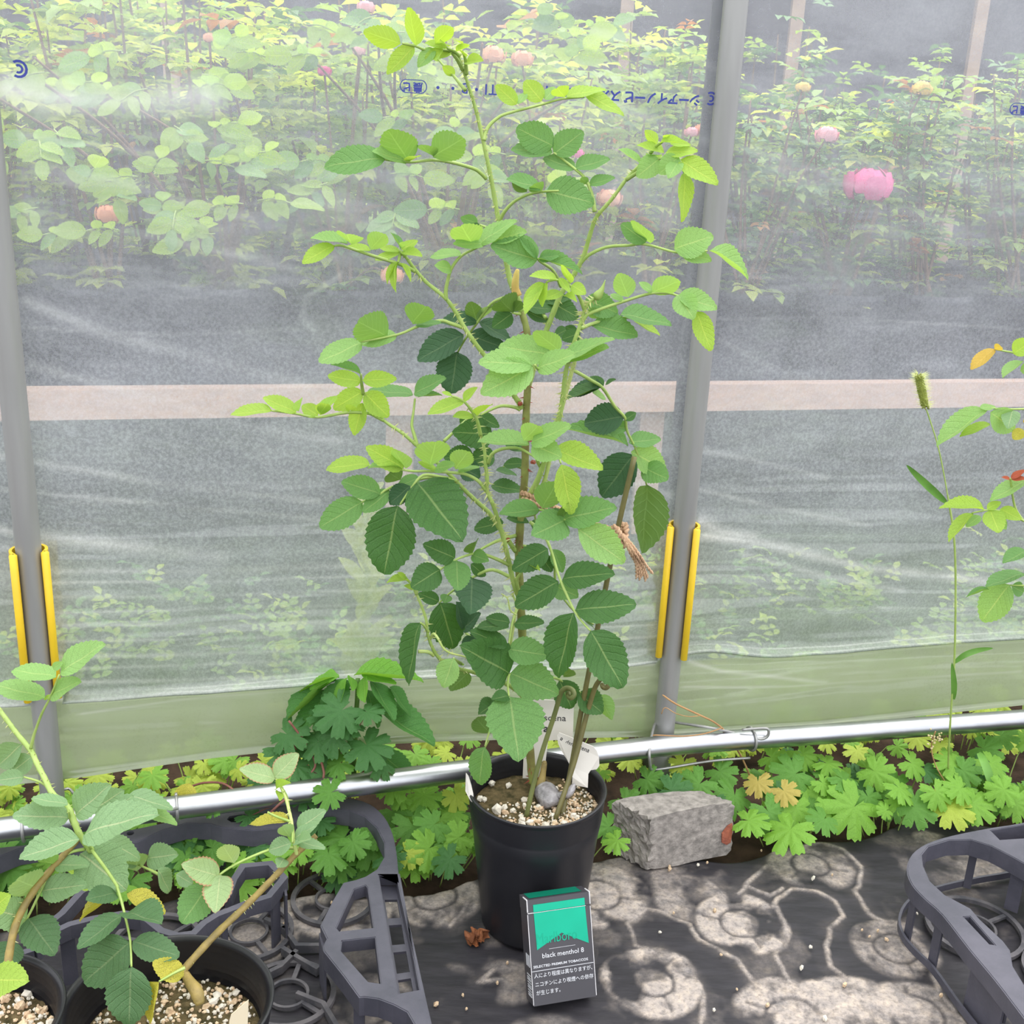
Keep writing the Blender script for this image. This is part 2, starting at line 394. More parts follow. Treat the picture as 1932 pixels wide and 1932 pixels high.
    D = np.clip(D * 1.25 * np.clip(.5 + 1.6 * (fine - .15), 0, 1), 0, 1)
    D = np.maximum(D, np.clip((blot - .56) * 1.6, 0, .22)) + .03 * np.clip(streak - .4, 0, 1)
    near = np.clip(Yg + .2 - .4, 0, 1)
    D = np.clip(D, 0, 1) * np.where(Yg > .45, 1, .4)
    Z = .0045 * (fbm(Xg, Yg, 9, 50) - .5) * np.clip((Yg - .3) * 3, 0, 1) + .0025 * (fbm(Xg, Yg * 3, 22, 55) - .5)
    Z = Z - Z.max() ; Z = Z + .0015 * D
    Z[:, 0] -= .012
    nx, ny = Xg.shape
    vs = np.stack([Xg, Yg, Z], 2).reshape(-1, 3)
    idx = np.arange(nx * ny).reshape(nx, ny)
    fs = np.stack([idx[:-1, 1:], idx[1:, 1:], idx[1:, :-1], idx[:-1, :-1]], 2).reshape(-1, 4)
    me = bpy.data.meshes.new('floor'); me.vertices.add(len(vs)); me.vertices.foreach_set('co', vs.ravel())
    me.loops.add(fs.size); me.polygons.add(len(fs)); me.loops.foreach_set('vertex_index', fs.ravel().astype(np.int32))
    me.polygons.foreach_set('loop_start', np.arange(0, fs.size, 4, dtype=np.int32)); me.polygons.foreach_set('use_smooth', np.ones(len(fs), bool))
    me.update(calc_edges=True)
    at = me.attributes.new('dust', 'FLOAT', 'POINT'); at.data.foreach_set('value', D.ravel().astype(np.float32))
    m, nt, o = new_mat('black_ground_sheet')
    a = nd(nt, 'ShaderNodeAttribute', attribute_name='dust')
    n1 = noise(nt, 70, 6, .7); n2 = noise(nt, 300, 3)
    sh = ramp(nt, noise(nt, 26, 4, mapscale=(1, 4, 1)), [(.25, (.021, .020, .023)), (.75, (.036, .034, .040))])
    du = ramp(nt, n1, [(.3, (.20, .185, .18)), (.5, (.37, .325, .29)), (.7, (.52, .44, .36))])
    q = nd(nt, 'ShaderNodeMath', operation='MULTIPLY'); L(nt, a.outputs['Fac'], q.inputs[0]); L(nt, ramp(nt, n2, [(.3, .65), (.6, 1.15)]), q.inputs[1])
    b = nd(nt, 'ShaderNodeBsdfPrincipled'); b.inputs['Specular IOR Level'].default_value = .22; L(nt, mixc(nt, q.outputs[0], sh, du), b.inputs['Base Color'])
    L(nt, ramp(nt, q.outputs[0], [(0, .5), (.4, .95)]), b.inputs['Roughness'])
    bp = nd(nt, 'ShaderNodeBump'); bp.inputs['Strength'].default_value = .28; bp.inputs['Distance'].default_value = .004
    L(nt, noise(nt, 18, 4, mapscale=(1, 4, 1)), bp.inputs['Height']); L(nt, bp.outputs[0], b.inputs['Normal']); L(nt, b.outputs[0], o.inputs[0])
    me.materials.append(m)
    ob = bpy.data.objects.new('floor', me); COL.objects.link(ob); tag(ob, 'black weed sheet floor with dusty prints of plant trays', kind='structure'); return ob
build_mat()
# ------------------------------------------------------------------ earth below and beyond
def rect(name, x0, x1, y0, y1, z, mat, n=40, amp=.01, seed=1, rot=0):
    xs = np.linspace(x0, x1, n); ys = np.linspace(y0, y1, n); X, Y = np.meshgrid(xs, ys, indexing='ij')
    Z = z + amp * (fbm(X, Y, 5, seed) - .5); Yr = Y + TW * X
    vs = np.stack([X, Yr, Z], 2).reshape(-1, 3); idx = np.arange(n * n).reshape(n, n)
    fs = np.stack([idx[:-1, :-1], idx[1:, :-1], idx[1:, 1:], idx[:-1, 1:]], 2).reshape(-1, 4)
    return tag(mesh_obj(name, [tuple(v) for v in vs], [tuple(int(i) for i in q) for q in fs], mat), kind='structure')
M_outg = simple('outdoor_ground', (.15, .155, .10), (.05, .055, .045), 9, .95, bump=.6, bscale=50, spec=.1)
M_outd = simple('dark_bench_ground', (.075, .090, .070), (.028, .034, .030), 12, .95, bump=.6, bscale=50, spec=.1)
tag(rect('ground_strip', -1.4, 1.4, .955, 1.40, -.016, M_earth, 60, .014, 3), 'dark earth strip along the foot of the film')
tag(rect('ground_outside', -6, 6, 1.39, 9.0, -.012, M_outd, 60, .02, 5), 'dark ground outside beyond the film')
tag(rect('ground_inside', -3, 3, -1.2, .957, -.030, M_earth, 30, .004, 6), 'earth underneath the ground sheet')

# ------------------------------------------------------------------ plastic film wall
def film_material():
    m, nt, o = new_mat('dirty_translucent_film')
    tcn = nd(nt, 'ShaderNodeTexCoord'); sep = nd(nt, 'ShaderNodeSeparateXYZ'); L(nt, tcn.outputs['Object'], sep.inputs[0])
    low = nd(nt, 'ShaderNodeMapRange'); low.inputs[1].default_value = .46; low.inputs[2].default_value = .10; L(nt, sep.outputs[2], low.inputs[0])
    mid2 = nd(nt, 'ShaderNodeMapRange'); mid2.inputs[1].default_value = .60; mid2.inputs[2].default_value = .46; L(nt, sep.outputs[2], mid2.inputs[0])
    hz = nd(nt, 'ShaderNodeMapRange'); hz.inputs[1].default_value = .172; hz.inputs[2].default_value = .168; L(nt, sep.outputs[2], hz.inputs[0])
    spk = noise(nt, 190, 4, .75); big = noise(nt, 7, 4, .6, mapscale=(1, 1, 2.2)); mid = noise(nt, 30, 5, .65)
    def M(op, a, b):
        q = nd(nt, 'ShaderNodeMath', operation=op)
        for i, v in enumerate((a, b)):
            if hasattr(v, 'is_output'): L(nt, v, q.inputs[i])
            else: q.inputs[i].default_value = v
        return q.outputs[0]
    sc = nd(nt, 'ShaderNodeAttribute', attribute_name='painted_glint').outputs['Fac']  # bright crease streaks, light painted into the film colour
    spk = noise(nt, 330, 4, .75)
    dirt = M('ADD', M('MULTIPLY', ramp(nt, spk, [(.40, 0), (.66, 1)]), M('ADD', M('MULTIPLY', mid2.outputs[0], .16), .05)), M('MULTIPLY', ramp(nt, big, [(.3, 0), (.7, 1)]), .12))
    dirt = M('ADD', dirt, M('MULTIPLY', ramp(nt, mid, [(.35, 0), (.7, 1)]), .06))
    op = M('ADD', M('ADD', M('MULTIPLY', low.outputs[0], .24), M('ADD', M('MULTIPLY', mid2.outputs[0], .04), .20)), dirt)
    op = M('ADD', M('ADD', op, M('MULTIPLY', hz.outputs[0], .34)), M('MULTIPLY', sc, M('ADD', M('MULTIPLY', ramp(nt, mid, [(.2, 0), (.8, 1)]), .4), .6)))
    opc = nd(nt, 'ShaderNodeClamp'); L(nt, op, opc.inputs[0]); opc.inputs[2].default_value = .93
    alg = M('MULTIPLY', low.outputs[0], ramp(nt, noise(nt, 16, 5, .65), [(.3, .65), (.65, 1)]))
    col = mixc(nt, alg, (.77, .80, .89), (.37, .48, .31))
    col = mixc(nt, M('MULTIPLY', hz.outputs[0], .75), col, (.40, .46, .27))
    col = mixc(nt, M('MINIMUM', M('MULTIPLY', sc, 1.6), 1.0), col, (.92, .92, .91))  # painted glints turn the film near white
    df = nd(nt, 'ShaderNodeBsdfDiffuse'); tl = nd(nt, 'ShaderNodeBsdfTranslucent'); L(nt, col, df.inputs[0]); L(nt, col, tl.inputs[0])
    ms = nd(nt, 'ShaderNodeMixShader'); ms.inputs[0].default_value = .55; L(nt, df.outputs[0], ms.inputs[1]); L(nt, tl.outputs[0], ms.inputs[2])
    tp = nd(nt, 'ShaderNodeBsdfTransparent'); L(nt, mixc(nt, alg, (.97, .97, .98), (.80, .90, .76)), tp.inputs[0])
    m2 = nd(nt, 'ShaderNodeMixShader'); L(nt, opc.outputs[0], m2.inputs[0]); L(nt, tp.outputs[0], m2.inputs[1]); L(nt, ms.outputs[0], m2.inputs[2])
    gl = nd(nt, 'ShaderNodeBsdfGlossy'); gl.inputs['Roughness'].default_value = .16; gl.inputs[0].default_value = (1, 1, 1, 1)
    bp = nd(nt, 'ShaderNodeBump'); bp.inputs['Strength'].default_value = .35; bp.inputs['Distance'].default_value = .004
    L(nt, noise(nt, 6, 3, .5, mapscale=(1, 1, 5)), bp.inputs['Height']); L(nt, bp.outputs[0], gl.inputs['Normal'])
    fr = nd(nt, 'ShaderNodeFresnel'); fr.inputs[0].default_value = 1.42; L(nt, bp.outputs[0], fr.inputs['Normal'])
    m3 = nd(nt, 'ShaderNodeMixShader'); L(nt, M('ADD', M('MULTIPLY', fr.outputs[0], 1.3), .02), m3.inputs[0]); L(nt, m2.outputs[0], m3.inputs[1]); L(nt, gl.outputs[0], m3.inputs[2])
    L(nt, m3.outputs[0], o.inputs[0]); return m
def film():
    xs = np.linspace(-.80, 1.15, 520); ts = np.concatenate([np.linspace(0, .3, 230), np.linspace(.303, .75, 200), np.linspace(.76, 1.3, 40)])
    hem = np.interp(xs, [-.8, -.484, -.427, -.29, -.208, -.053, .166, .244, .359, .623, 1.15], [.08, .081, .082, .093, .096, .090, .076, .074, .072, .078, .08])
    X = np.repeat(xs[:, None], len(ts), 1); Z = hem[:, None] + ts[None, :]
    # horizontal creases, strongest in the slack lower part
    wob = Z + .012 * (fbm(X, Z, 4, 91) - .5) * 2 + .05 * (X - .0) * (fbm(X, Z * 0, 1.5, 14) - .5)
    slack = np.exp(-((Z - .25) / .11) ** 2)
    cre = np.zeros(X.shape)
    for k, (s, a) in enumerate(((24, .0130), (44, .0085), (85, .0036))):
        cre += a * (fbm(X * .06, wob, s, 60 + k, 2) - .4) * 2
    post = np.minimum(np.abs(X - .176), np.abs(X + .432))
    off = cre * (.07 + slack * (.8 + .5 * np.exp(-post / .08)))
    off += .010 * (fbm(X, Z, 3.0, 33, 2) - .45)                                        # slow billow
    dg = X * .55 + Z; off += .0075 * (fbm(dg, Z * .2, 16, 44, 2) - .4) * np.exp(-((Z - .68) / .25) ** 2)
    foldz = .1735 + .006 * (fbm(X, X * 0, 6, 12) - .5) + .010 * np.exp(-((X - .21) / .05) ** 2)
    off += -.010 * np.exp(-((Z - foldz) / .004) ** 2) + .006 * np.clip((foldz - Z) / .05, 0, 1)
    off += -.006 * np.exp(-((Z - hem[:, None]) / .003) ** 2)
    off = np.maximum(off + .0135, np.where(post < .014, .0125, -.02) * 1.0)
    Yg = 1.0776 + TW * X + off * 1.0 + np.clip(Z - .6, 0, 1) * .0
    vs = np.stack([X, Yg, Z], 2).reshape(-1, 3); nx, ny = X.shape; idx = np.arange(nx * ny).reshape(nx, ny)
    fs = np.stack([idx[:-1, :-1], idx[1:, :-1], idx[1:, 1:], idx[:-1, 1:]], 2).reshape(-1, 4)
    me = bpy.data.meshes.new('wall_back'); me.vertices.add(len(vs)); me.vertices.foreach_set('co', vs.ravel())
    me.loops.add(fs.size); me.polygons.add(len(fs)); me.loops.foreach_set('vertex_index', fs.ravel().astype(np.int32))
    me.polygons.foreach_set('loop_start', np.arange(0, fs.size, 4, dtype=np.int32)); me.polygons.foreach_set('use_smooth', np.ones(len(fs), bool)); me.update(calc_edges=True)
    SC = np.zeros(X.shape); jx = X + .0 ; jz = Z + .004 * (fbm(X * .3, Z, 12, 71) - .5) * 2; str_ = fbm(X * .5, Z, 70, 73); lon = fbm(X, Z * .2, 7, 74)  # SC: sky light caught on creases, painted as whiter, denser streaks
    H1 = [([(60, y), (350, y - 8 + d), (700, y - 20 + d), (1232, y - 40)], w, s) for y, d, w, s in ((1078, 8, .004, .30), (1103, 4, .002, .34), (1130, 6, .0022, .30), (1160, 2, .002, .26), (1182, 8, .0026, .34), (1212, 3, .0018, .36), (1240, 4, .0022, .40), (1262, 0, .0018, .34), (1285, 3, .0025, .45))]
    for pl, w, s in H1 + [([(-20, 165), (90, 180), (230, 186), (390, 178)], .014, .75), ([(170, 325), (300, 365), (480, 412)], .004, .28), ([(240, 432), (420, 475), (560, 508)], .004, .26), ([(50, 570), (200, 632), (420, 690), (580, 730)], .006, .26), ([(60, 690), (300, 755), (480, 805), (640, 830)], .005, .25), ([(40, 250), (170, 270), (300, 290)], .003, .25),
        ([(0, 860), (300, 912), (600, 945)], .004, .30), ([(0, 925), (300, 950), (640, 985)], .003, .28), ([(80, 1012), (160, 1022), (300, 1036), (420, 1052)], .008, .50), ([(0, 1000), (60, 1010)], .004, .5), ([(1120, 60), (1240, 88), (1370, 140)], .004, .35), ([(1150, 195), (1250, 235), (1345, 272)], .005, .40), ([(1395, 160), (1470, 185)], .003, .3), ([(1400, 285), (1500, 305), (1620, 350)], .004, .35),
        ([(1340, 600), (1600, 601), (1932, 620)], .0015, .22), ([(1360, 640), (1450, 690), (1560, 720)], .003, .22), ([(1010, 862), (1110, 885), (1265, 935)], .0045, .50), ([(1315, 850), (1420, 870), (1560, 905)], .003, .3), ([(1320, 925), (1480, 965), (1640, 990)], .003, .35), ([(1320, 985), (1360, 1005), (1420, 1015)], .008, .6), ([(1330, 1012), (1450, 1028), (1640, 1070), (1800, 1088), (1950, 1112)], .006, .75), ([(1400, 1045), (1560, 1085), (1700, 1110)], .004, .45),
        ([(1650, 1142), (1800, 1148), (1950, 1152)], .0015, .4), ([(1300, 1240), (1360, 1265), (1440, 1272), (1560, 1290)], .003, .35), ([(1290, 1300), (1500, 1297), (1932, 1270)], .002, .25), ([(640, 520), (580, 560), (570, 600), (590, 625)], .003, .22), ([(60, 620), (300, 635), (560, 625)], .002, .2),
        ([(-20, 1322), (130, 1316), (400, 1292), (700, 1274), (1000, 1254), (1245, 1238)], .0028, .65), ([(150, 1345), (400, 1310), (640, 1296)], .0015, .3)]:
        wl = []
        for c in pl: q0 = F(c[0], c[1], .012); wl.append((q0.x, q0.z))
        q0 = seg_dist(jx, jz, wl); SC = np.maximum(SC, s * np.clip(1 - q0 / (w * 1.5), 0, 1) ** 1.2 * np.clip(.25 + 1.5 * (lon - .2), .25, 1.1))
    SC = np.maximum(SC, .16 * np.clip((cre - .004) / .012, 0, 1) * slack * np.clip(str_ * 2 - .5, 0, 1))  # crease ridges get a faint painted glint too
    at = me.attributes.new('painted_glint', 'FLOAT', 'POINT'); at.data.foreach_set('value', np.clip(SC, 0, 1).ravel().astype(np.float32))
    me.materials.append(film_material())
    ob = bpy.data.objects.new('wall_back', me); COL.objects.link(ob)
    return tag(ob, 'creased translucent plastic film wall of the plant tunnel', kind='structure')
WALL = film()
def text_mesh(name, body, size, M, mat, parent, space=1.0, bold=0, xs=1.0, align='LEFT'):
    c = bpy.data.curves.new('tmp_text', 'FONT'); c.body = body; c.size = size; c.space_character = space; c.offset = bold; c.resolution_u = 2; c.align_x = align; c.extrude = .0001
    t = bpy.data.objects.new('tmp_text', c); COL.objects.link(t)
    bpy.context.view_layer.update()
    me = bpy.data.meshes.new_from_object(t.evaluated_get(bpy.context.evaluated_depsgraph_get())); me.name = name
    bpy.data.objects.remove(t); bpy.data.curves.remove(c)
    me.transform(Matrix.Diagonal((xs, 1, 1, 1))); 
    me.transform(M); me.materials.clear(); me.materials.append(mat)
    ob = bpy.data.objects.new(name, me); COL.objects.link(ob); ob.parent = parent; return ob
def film_frame(px, py, rot=0, off=.003):
    """local frame on the film: x to the right, y up (turned by rot), origin under the given picture point"""
    p = F(px, py, off); u = WU.copy(); v = Vector((0, 0, 1)); n = WN
    R = Matrix.Rotation(rot, 3, n); u = R @ u; v = R @ v
    return Matrix(((u.x, v.x, n.x, p.x), (u.y, v.y, n.y, p.y), (u.z, v.z, n.z, p.z), (0, 0, 0, 1)))
def badge(px, py):
    fr = film_frame(px, py); ring = []
    def oval(a, b, n=40):
        o = []
        for i in range(n):
            q = 2 * math.pi * i / n; cxx = math.cos(q); o.append(((a - b) * (1 if cxx > 0 else -1) * (abs(cxx) ** .3 > .5) + b * cxx, b * math.sin(q)))
        return o
    mb = MB().plate(oval(.0118, .0056), [oval(.0110, .0049)[::-1]], 0, .0002, fn=lambda x, y, z: fr @ Vector((x, y, z)))
    b = mb.build('film_badge', M_blueink, WALL)
    text_mesh('film_badge_lettering', 'ビ', .0085, fr @ Matrix.Translation((-.0085, -.0025, 0)) @ Matrix.Translation((.0035, .0025, 0)) @ Matrix.Rotation(math.pi, 4, 'Z') @ Matrix.Translation((-.0035, -.0025, 0)), M_blueink, b, bold=.0003)
    text_mesh('film_badge_lettering', '農', .0085, fr @ Matrix.Translation((.0012, -.0025, 0)) @ Matrix.Translation((.0035, .0025, 0)) @ Matrix.Rotation(math.pi, 4, 'Z') @ Matrix.Translation((-.0035, -.0025, 0)), M_blueink, b, bold=.0003)
def logo(px, py, s=.0075):
    fr = film_frame(px, py); mb = MB()
    for a0, r0, r1 in ((0, 1.0, .72), (0, .52, .26)):
        pts = [(math.cos(math.radians(a)) * s * r0, math.sin(math.radians(a)) * s * r0) for a in range(55, 306, 25)] + [(math.cos(math.radians(a)) * s * r1, math.sin(math.radians(a)) * s * r1) for a in range(305, 54, -25)]
        mb.plate(pts, [], 0, .0002, fn=lambda x, y, z: fr @ Vector((-x, y, z)))
    mb.build('film_logo', M_blueink, WALL)
M180 = Matrix.Rotation(math.pi, 4, 'Z')
logo(1341, 186, .006); logo(35, 130, .007)
text_mesh('film_lettering', 'シーアイノービ スカイ', .0108, film_frame(1322, 181) @ M180, M_blueink, WALL, bold=.0004, space=.93)
text_mesh('film_lettering', 'コート', .0108, film_frame(1085, 166) @ M180, M_blueink, WALL, bold=.0003)
text_mesh('film_lettering', 'TI・B・・', .0125, film_frame(938, 160) @ M180, M_blueink, WALL, bold=.0001, space=1.1)
badge(780, 163); badge(1925, 206)

# ------------------------------------------------------------------ posts, clips, rail
def post(px, py, label, ztop=1.45):
    p = F(px, py, 0); r = .0112
    t = thing('tunnel_post', label, 'post', (p.x, p.y, -.05))
    pts = [(p.x, p.y, z) for z in np.linspace(-.06, ztop, 14)]
    MB().tube(pts, r, 24).build('pipe', M_post, t, t.location, True); return p
PR = post(1290, 1000, 'grey zinc post behind the potted rose, right of the two posts')
PL = post(50, 1000, 'grey zinc post at the left edge, left of the two posts')
def clip(p, label, z0=.181, z1=.329):
    t = thing('film_clip', label, 'clip', (p.x, p.y, z0))
    prof = []
    for a in range(-36, 218, 11): prof.append((math.radians(a)))
    n = (EYE - p); n.z = 0; n.normalize(); ux = Vector((-n.y, n.x, 0)); outer, inner = [], []
    for a in prof:                                          # open towards the viewer
        d = -n * math.sin(a) + ux * math.cos(a); outer.append((d, .0165)); inner.append((d, .0138))
    pts = [(d.x * r, d.y * r) for d, r in outer] + [(d.x * r, d.y * r) for d, r in inner[::-1]]
    lip = MB().plate(pts, [], z0, z1, fn=lambda x, y, z: Vector((p.x + x, p.y + y, z)))
    lip.build('clip_shell', M_yellow, t, t.location)
    mb = MB()
    for d, r in (outer[0], outer[-1]):                        # the two rolled lips
        c = Vector((p.x, p.y, 0)) + d * .0165
        mb.tube([c + Vector((0, 0, z)) for z in (z0, z0 + .001, z1 - .001, z1)], [.0018, .0036, .0036, .0018], 10)
    mb.build('clip_lip', M_yellow, t, t.location, True)
clip(PR, 'yellow plastic pipe clip on the right post'); clip(PL, 'yellow plastic pipe clip on the left post')
RZ = .086
ra = G(0, 1566, RZ); rb = G(1245, 1408, RZ); rc = G(1932, 1357, RZ)
RP = [ra + (ra - rb) * .5, ra, ra.lerp(rb, .33), ra.lerp(rb, .66), rb, rb.lerp(rc, .5), rc, rc + (rc - rb) * .8]
t = thing('rail_pipe', 'long shiny galvanised pipe tied across both posts near the ground', 'pipe', ra)
MB().tube(smooth_path(RP, 8), .0112, 24).build('pipe', M_galv, t, ra, True)
def rail_at(px):
    q = min(smooth_path(RP, 40), key=lambda p: abs((CPX + FPX * (p - EYE).dot(RT) / depth(p)) - px)); return q
def loop(c, r, tdir, n=20, a0=0, a1=6.2832, lead=None):
    a = Vector((0, 0, 1)); b = tdir.cross(a).normalized()
    return [c + (a * math.cos(a0 + (a1 - a0) * i / n) + b * math.sin(a0 + (a1 - a0) * i / n)) * r for i in range(n + 1)]
rd = (RP[4] - RP[3]).normalized()
# bent wire spring that ties the rail to the right post
t = thing('wire_tie', 'bent grey wire tie holding the rail to the right post', 'wire', PR)
yb = PR.y + .012
c1 = rail_at(1420)
arm = [W(1227, 1447, rail_at(1227).y - .014), W(1225, 1420, rail_at(1227).y - .014), W(1230, 1385, PR.y - .02), W(1237, 1364, PR.y - .002), W(1250, 1358, yb), W(1275, 1363, yb - .004), W(1340, 1373, rail_at(1340).y + .002), W(1400, 1386, c1.y - .004), W(1432, 1394, c1.y - .008), W(1447, 1390, c1.y - .008), W(1450, 1378, c1.y - .008), W(1440, 1374, c1.y - .008), W(1400, 1377, c1.y - .008)]
MB().tube(smooth_path(arm, 5), .0016, 8).build('wire_arm', M_wire, t, PR, True)
MB().tube(loop(c1, .0128, rd, 22) , .0014, 8).build('wire_loop', M_wire, t, PR, True)
MB().tube(smooth_path([W(1227, 1447, rail_at(1227).y - .014), W(1240, 1452, rail_at(1240).y - .004), W(1340, 1436, rail_at(1340).y - .004), W(1415, 1430, c1.y - .006)], 5), .0014, 8).build('wire_return', M_wire, t, PR, True)
c2 = rail_at(44)
t = thing('wire_tie', 'grey wire loop round the rail beside the left post', 'wire', c2)
MB().tube(loop(c2, .0128, (RP[1] - RP[0]).normalized(), 22), .0014, 8).build('wire_loop', M_wire, t, c2, True)
MB().tube(smooth_path([c2 + Vector((0, .012, .0)), W(120, 1490, PL.y + .014), W(140, 1498, PL.y + .01)], 5), .0014, 8).build('wire_arm', M_wire, t, c2, True)
c3 = rail_at(330)
t = thing('wire_tie', 'grey wire loop round the rail behind the left rose', 'wire', c3)
MB().tube(loop(c3, .0128, rd, 22), .0014, 8).build('wire_loop', M_wire, t, c3, True)
MB().tube(smooth_path([W(335, 1525, c3.y - .012), W(322, 1527, c3.y - .02), W(300, 1522, c3.y - .018), W(285, 1516, c3.y + .004)], 5), .0014, 8).build('wire_arm', M_wire, t, c3, True)
# dry twig caught in the wire
t = thing('dry_twig', 'thin ochre dead twig caught on the wire beside the right post', 'twig', W(1363, 1373, 1.11))
mb = MB()
mb.tube(smooth_path([W(1250, 1311, 1.095), W(1275, 1328, 1.098), W(1322, 1350, 1.1), W(1345, 1361, 1.105), W(1363, 1374, 1.11)], 4), [.0006] + [.0011] * 16, 6)
mb.tube(smooth_path([W(1363, 1373, 1.11), W(1330, 1384, 1.09), W(1290, 1389, 1.07), W(1240, 1387, 1.065), W(1232, 1388, 1.065)], 4), .0007, 6)
mb.tube(smooth_path([W(1322, 1350, 1.1), W(1300, 1352, 1.09), W(1275, 1346, 1.085), W(1255, 1335, 1.08), W(1248, 1347, 1.08)], 4), .0005, 6)
mb.tube(smooth_path([W(1363, 1374, 1.11), W(1400, 1430, 1.13), W(1428, 1500, 1.13)], 4), [.0011] * 9, 6)
mb.build('twig_stem', M_twig, t, t.location, True)
# concrete block at the foot of the right post
def block():
    a, b, c = G(1225, 1643), G(1380, 1611), G(1155, 1608); u = b - a; w = c - a; h = .060
    t = thing('concrete_block', 'broken grey concrete block with a red patch at the foot of the right post', 'block', (a + b) / 2 + w / 2)
    bm = bmesh.new(); n = 14
    R = lambda s: rnd.uniform(-s, s)
    def P(i, j, k):
        fi, fj, fk = i / n, j / n, k / n
        lean = (1 - fi) * -.012 * (fk) + 0
        top = h + .003 * math.sin(fi * 3 + fj) - .002 * fj
        return a + u * fi + w * fj + Vector((0, 0, fk * top)) + u.normalized() * lean * 0 + w.normalized() * (.004 * fk)
    cache = {}
    def V(i, j, k):
        if (i, j, k) not in cache:
            p = P(i, j, k); e = sum(q in (0, n) for q in (i, j, k)); s = .00022 + (.0007 if e >= 2 else 0) + (.0016 if i == 0 else 0)
            p = p + Vector((R(s), R(s), R(s) * .6))
            if e == 3: p = p.lerp((a + b) / 2 + w / 2 + Vector((0, 0, h / 2)), .05)
            if k == 0: p.z = max(p.z, 0.0)
            cache[(i, j, k)] = bm.verts.new(p)
        return cache[(i, j, k)]
    for p in range(n):
        for q in range(n):
            for fn in (lambda x, y: (x, y, n), lambda x, y: (x, 0, y), lambda x, y: (x, n, y), lambda x, y: (0, x, y), lambda x, y: (n, x, y), lambda x, y: (x, y, 0)):
                bm.faces.new([V(*fn(p, q)), V(*fn(p + 1, q)), V(*fn(p + 1, q + 1)), V(*fn(p, q + 1))])
    bmesh.ops.recalc_face_normals(bm, faces=bm.faces)
    for v in bm.verts: v.co -= t.location
    me = bpy.data.meshes.new('block_body'); bm.to_mesh(me); bm.free(); me.materials.append(M_stone)
    ob = bpy.data.objects.new('block_body', me); COL.objects.link(ob); ob.parent = t
    # red patch
    pc = a + u * .93 + Vector((0, 0, .024)) + w * (-.012); mb = MB(); un = u.normalized()
    out = [(-.007, -.009), (-.001, -.013), (.0035, -.011), (.0042, .003), (.003, .012), (-.002, .010), (-.008, .002)]
    wn2 = Vector((un.y, -un.x, 0))
    mb.plate(out, [], 0, .0016, fn=lambda x, y, z: a + u * .93 + un * x + Vector((0, 0, .026 + y)) + wn2 * (z - .0008))
    ob2 = mb.build('red_patch', simple('red_brick_paint', (.42, .13, .07), (.24, .07, .045), 120, .9, bump=.5), t, t.location); ob2['label'] = 'brick red patch'
block()

# ================================================================== POTS
def blob(mb, c, r, mi=0, sub=None):
    """small angular grain"""
    vs = [(0, 0, 1), (.9, 0, .3), (.2, .9, .2), (-.8, .5, .25), (-.7, -.6, .3), (.3, -.9, .2), (.6, .5, -.6), (-.4, .6, -.7), (-.5, -.5, -.7), (.5, -.6, -.6), (0, 0, -1)]
    fs = [(0, 1, 2), (0, 2, 3), (0, 3, 4), (0, 4, 5), (0, 5, 1), (1, 6, 2), (2, 6, 7), (2, 7, 3), (3, 7, 8), (3, 8, 4), (4, 8, 9), (4, 9, 5), (5, 9, 6), (5, 6, 1), (10, 7, 6), (10, 8, 7), (10, 9, 8), (10, 6, 9)]
    R = Matrix.Rotation(rnd.uniform(0, 6.28), 3, 'Z') @ Matrix.Rotation(rnd.uniform(0, 6.28), 3, 'X')
    s = (r * rnd.uniform(.8, 1.25), r * rnd.uniform(.7, 1.1), r * rnd.uniform(.55, .9))
    mb.add([R @ Vector((v[0] * s[0] * rnd.uniform(.8, 1.15), v[1] * s[1], v[2] * s[2])) + Vector(c) for v in vs], fs, mi)
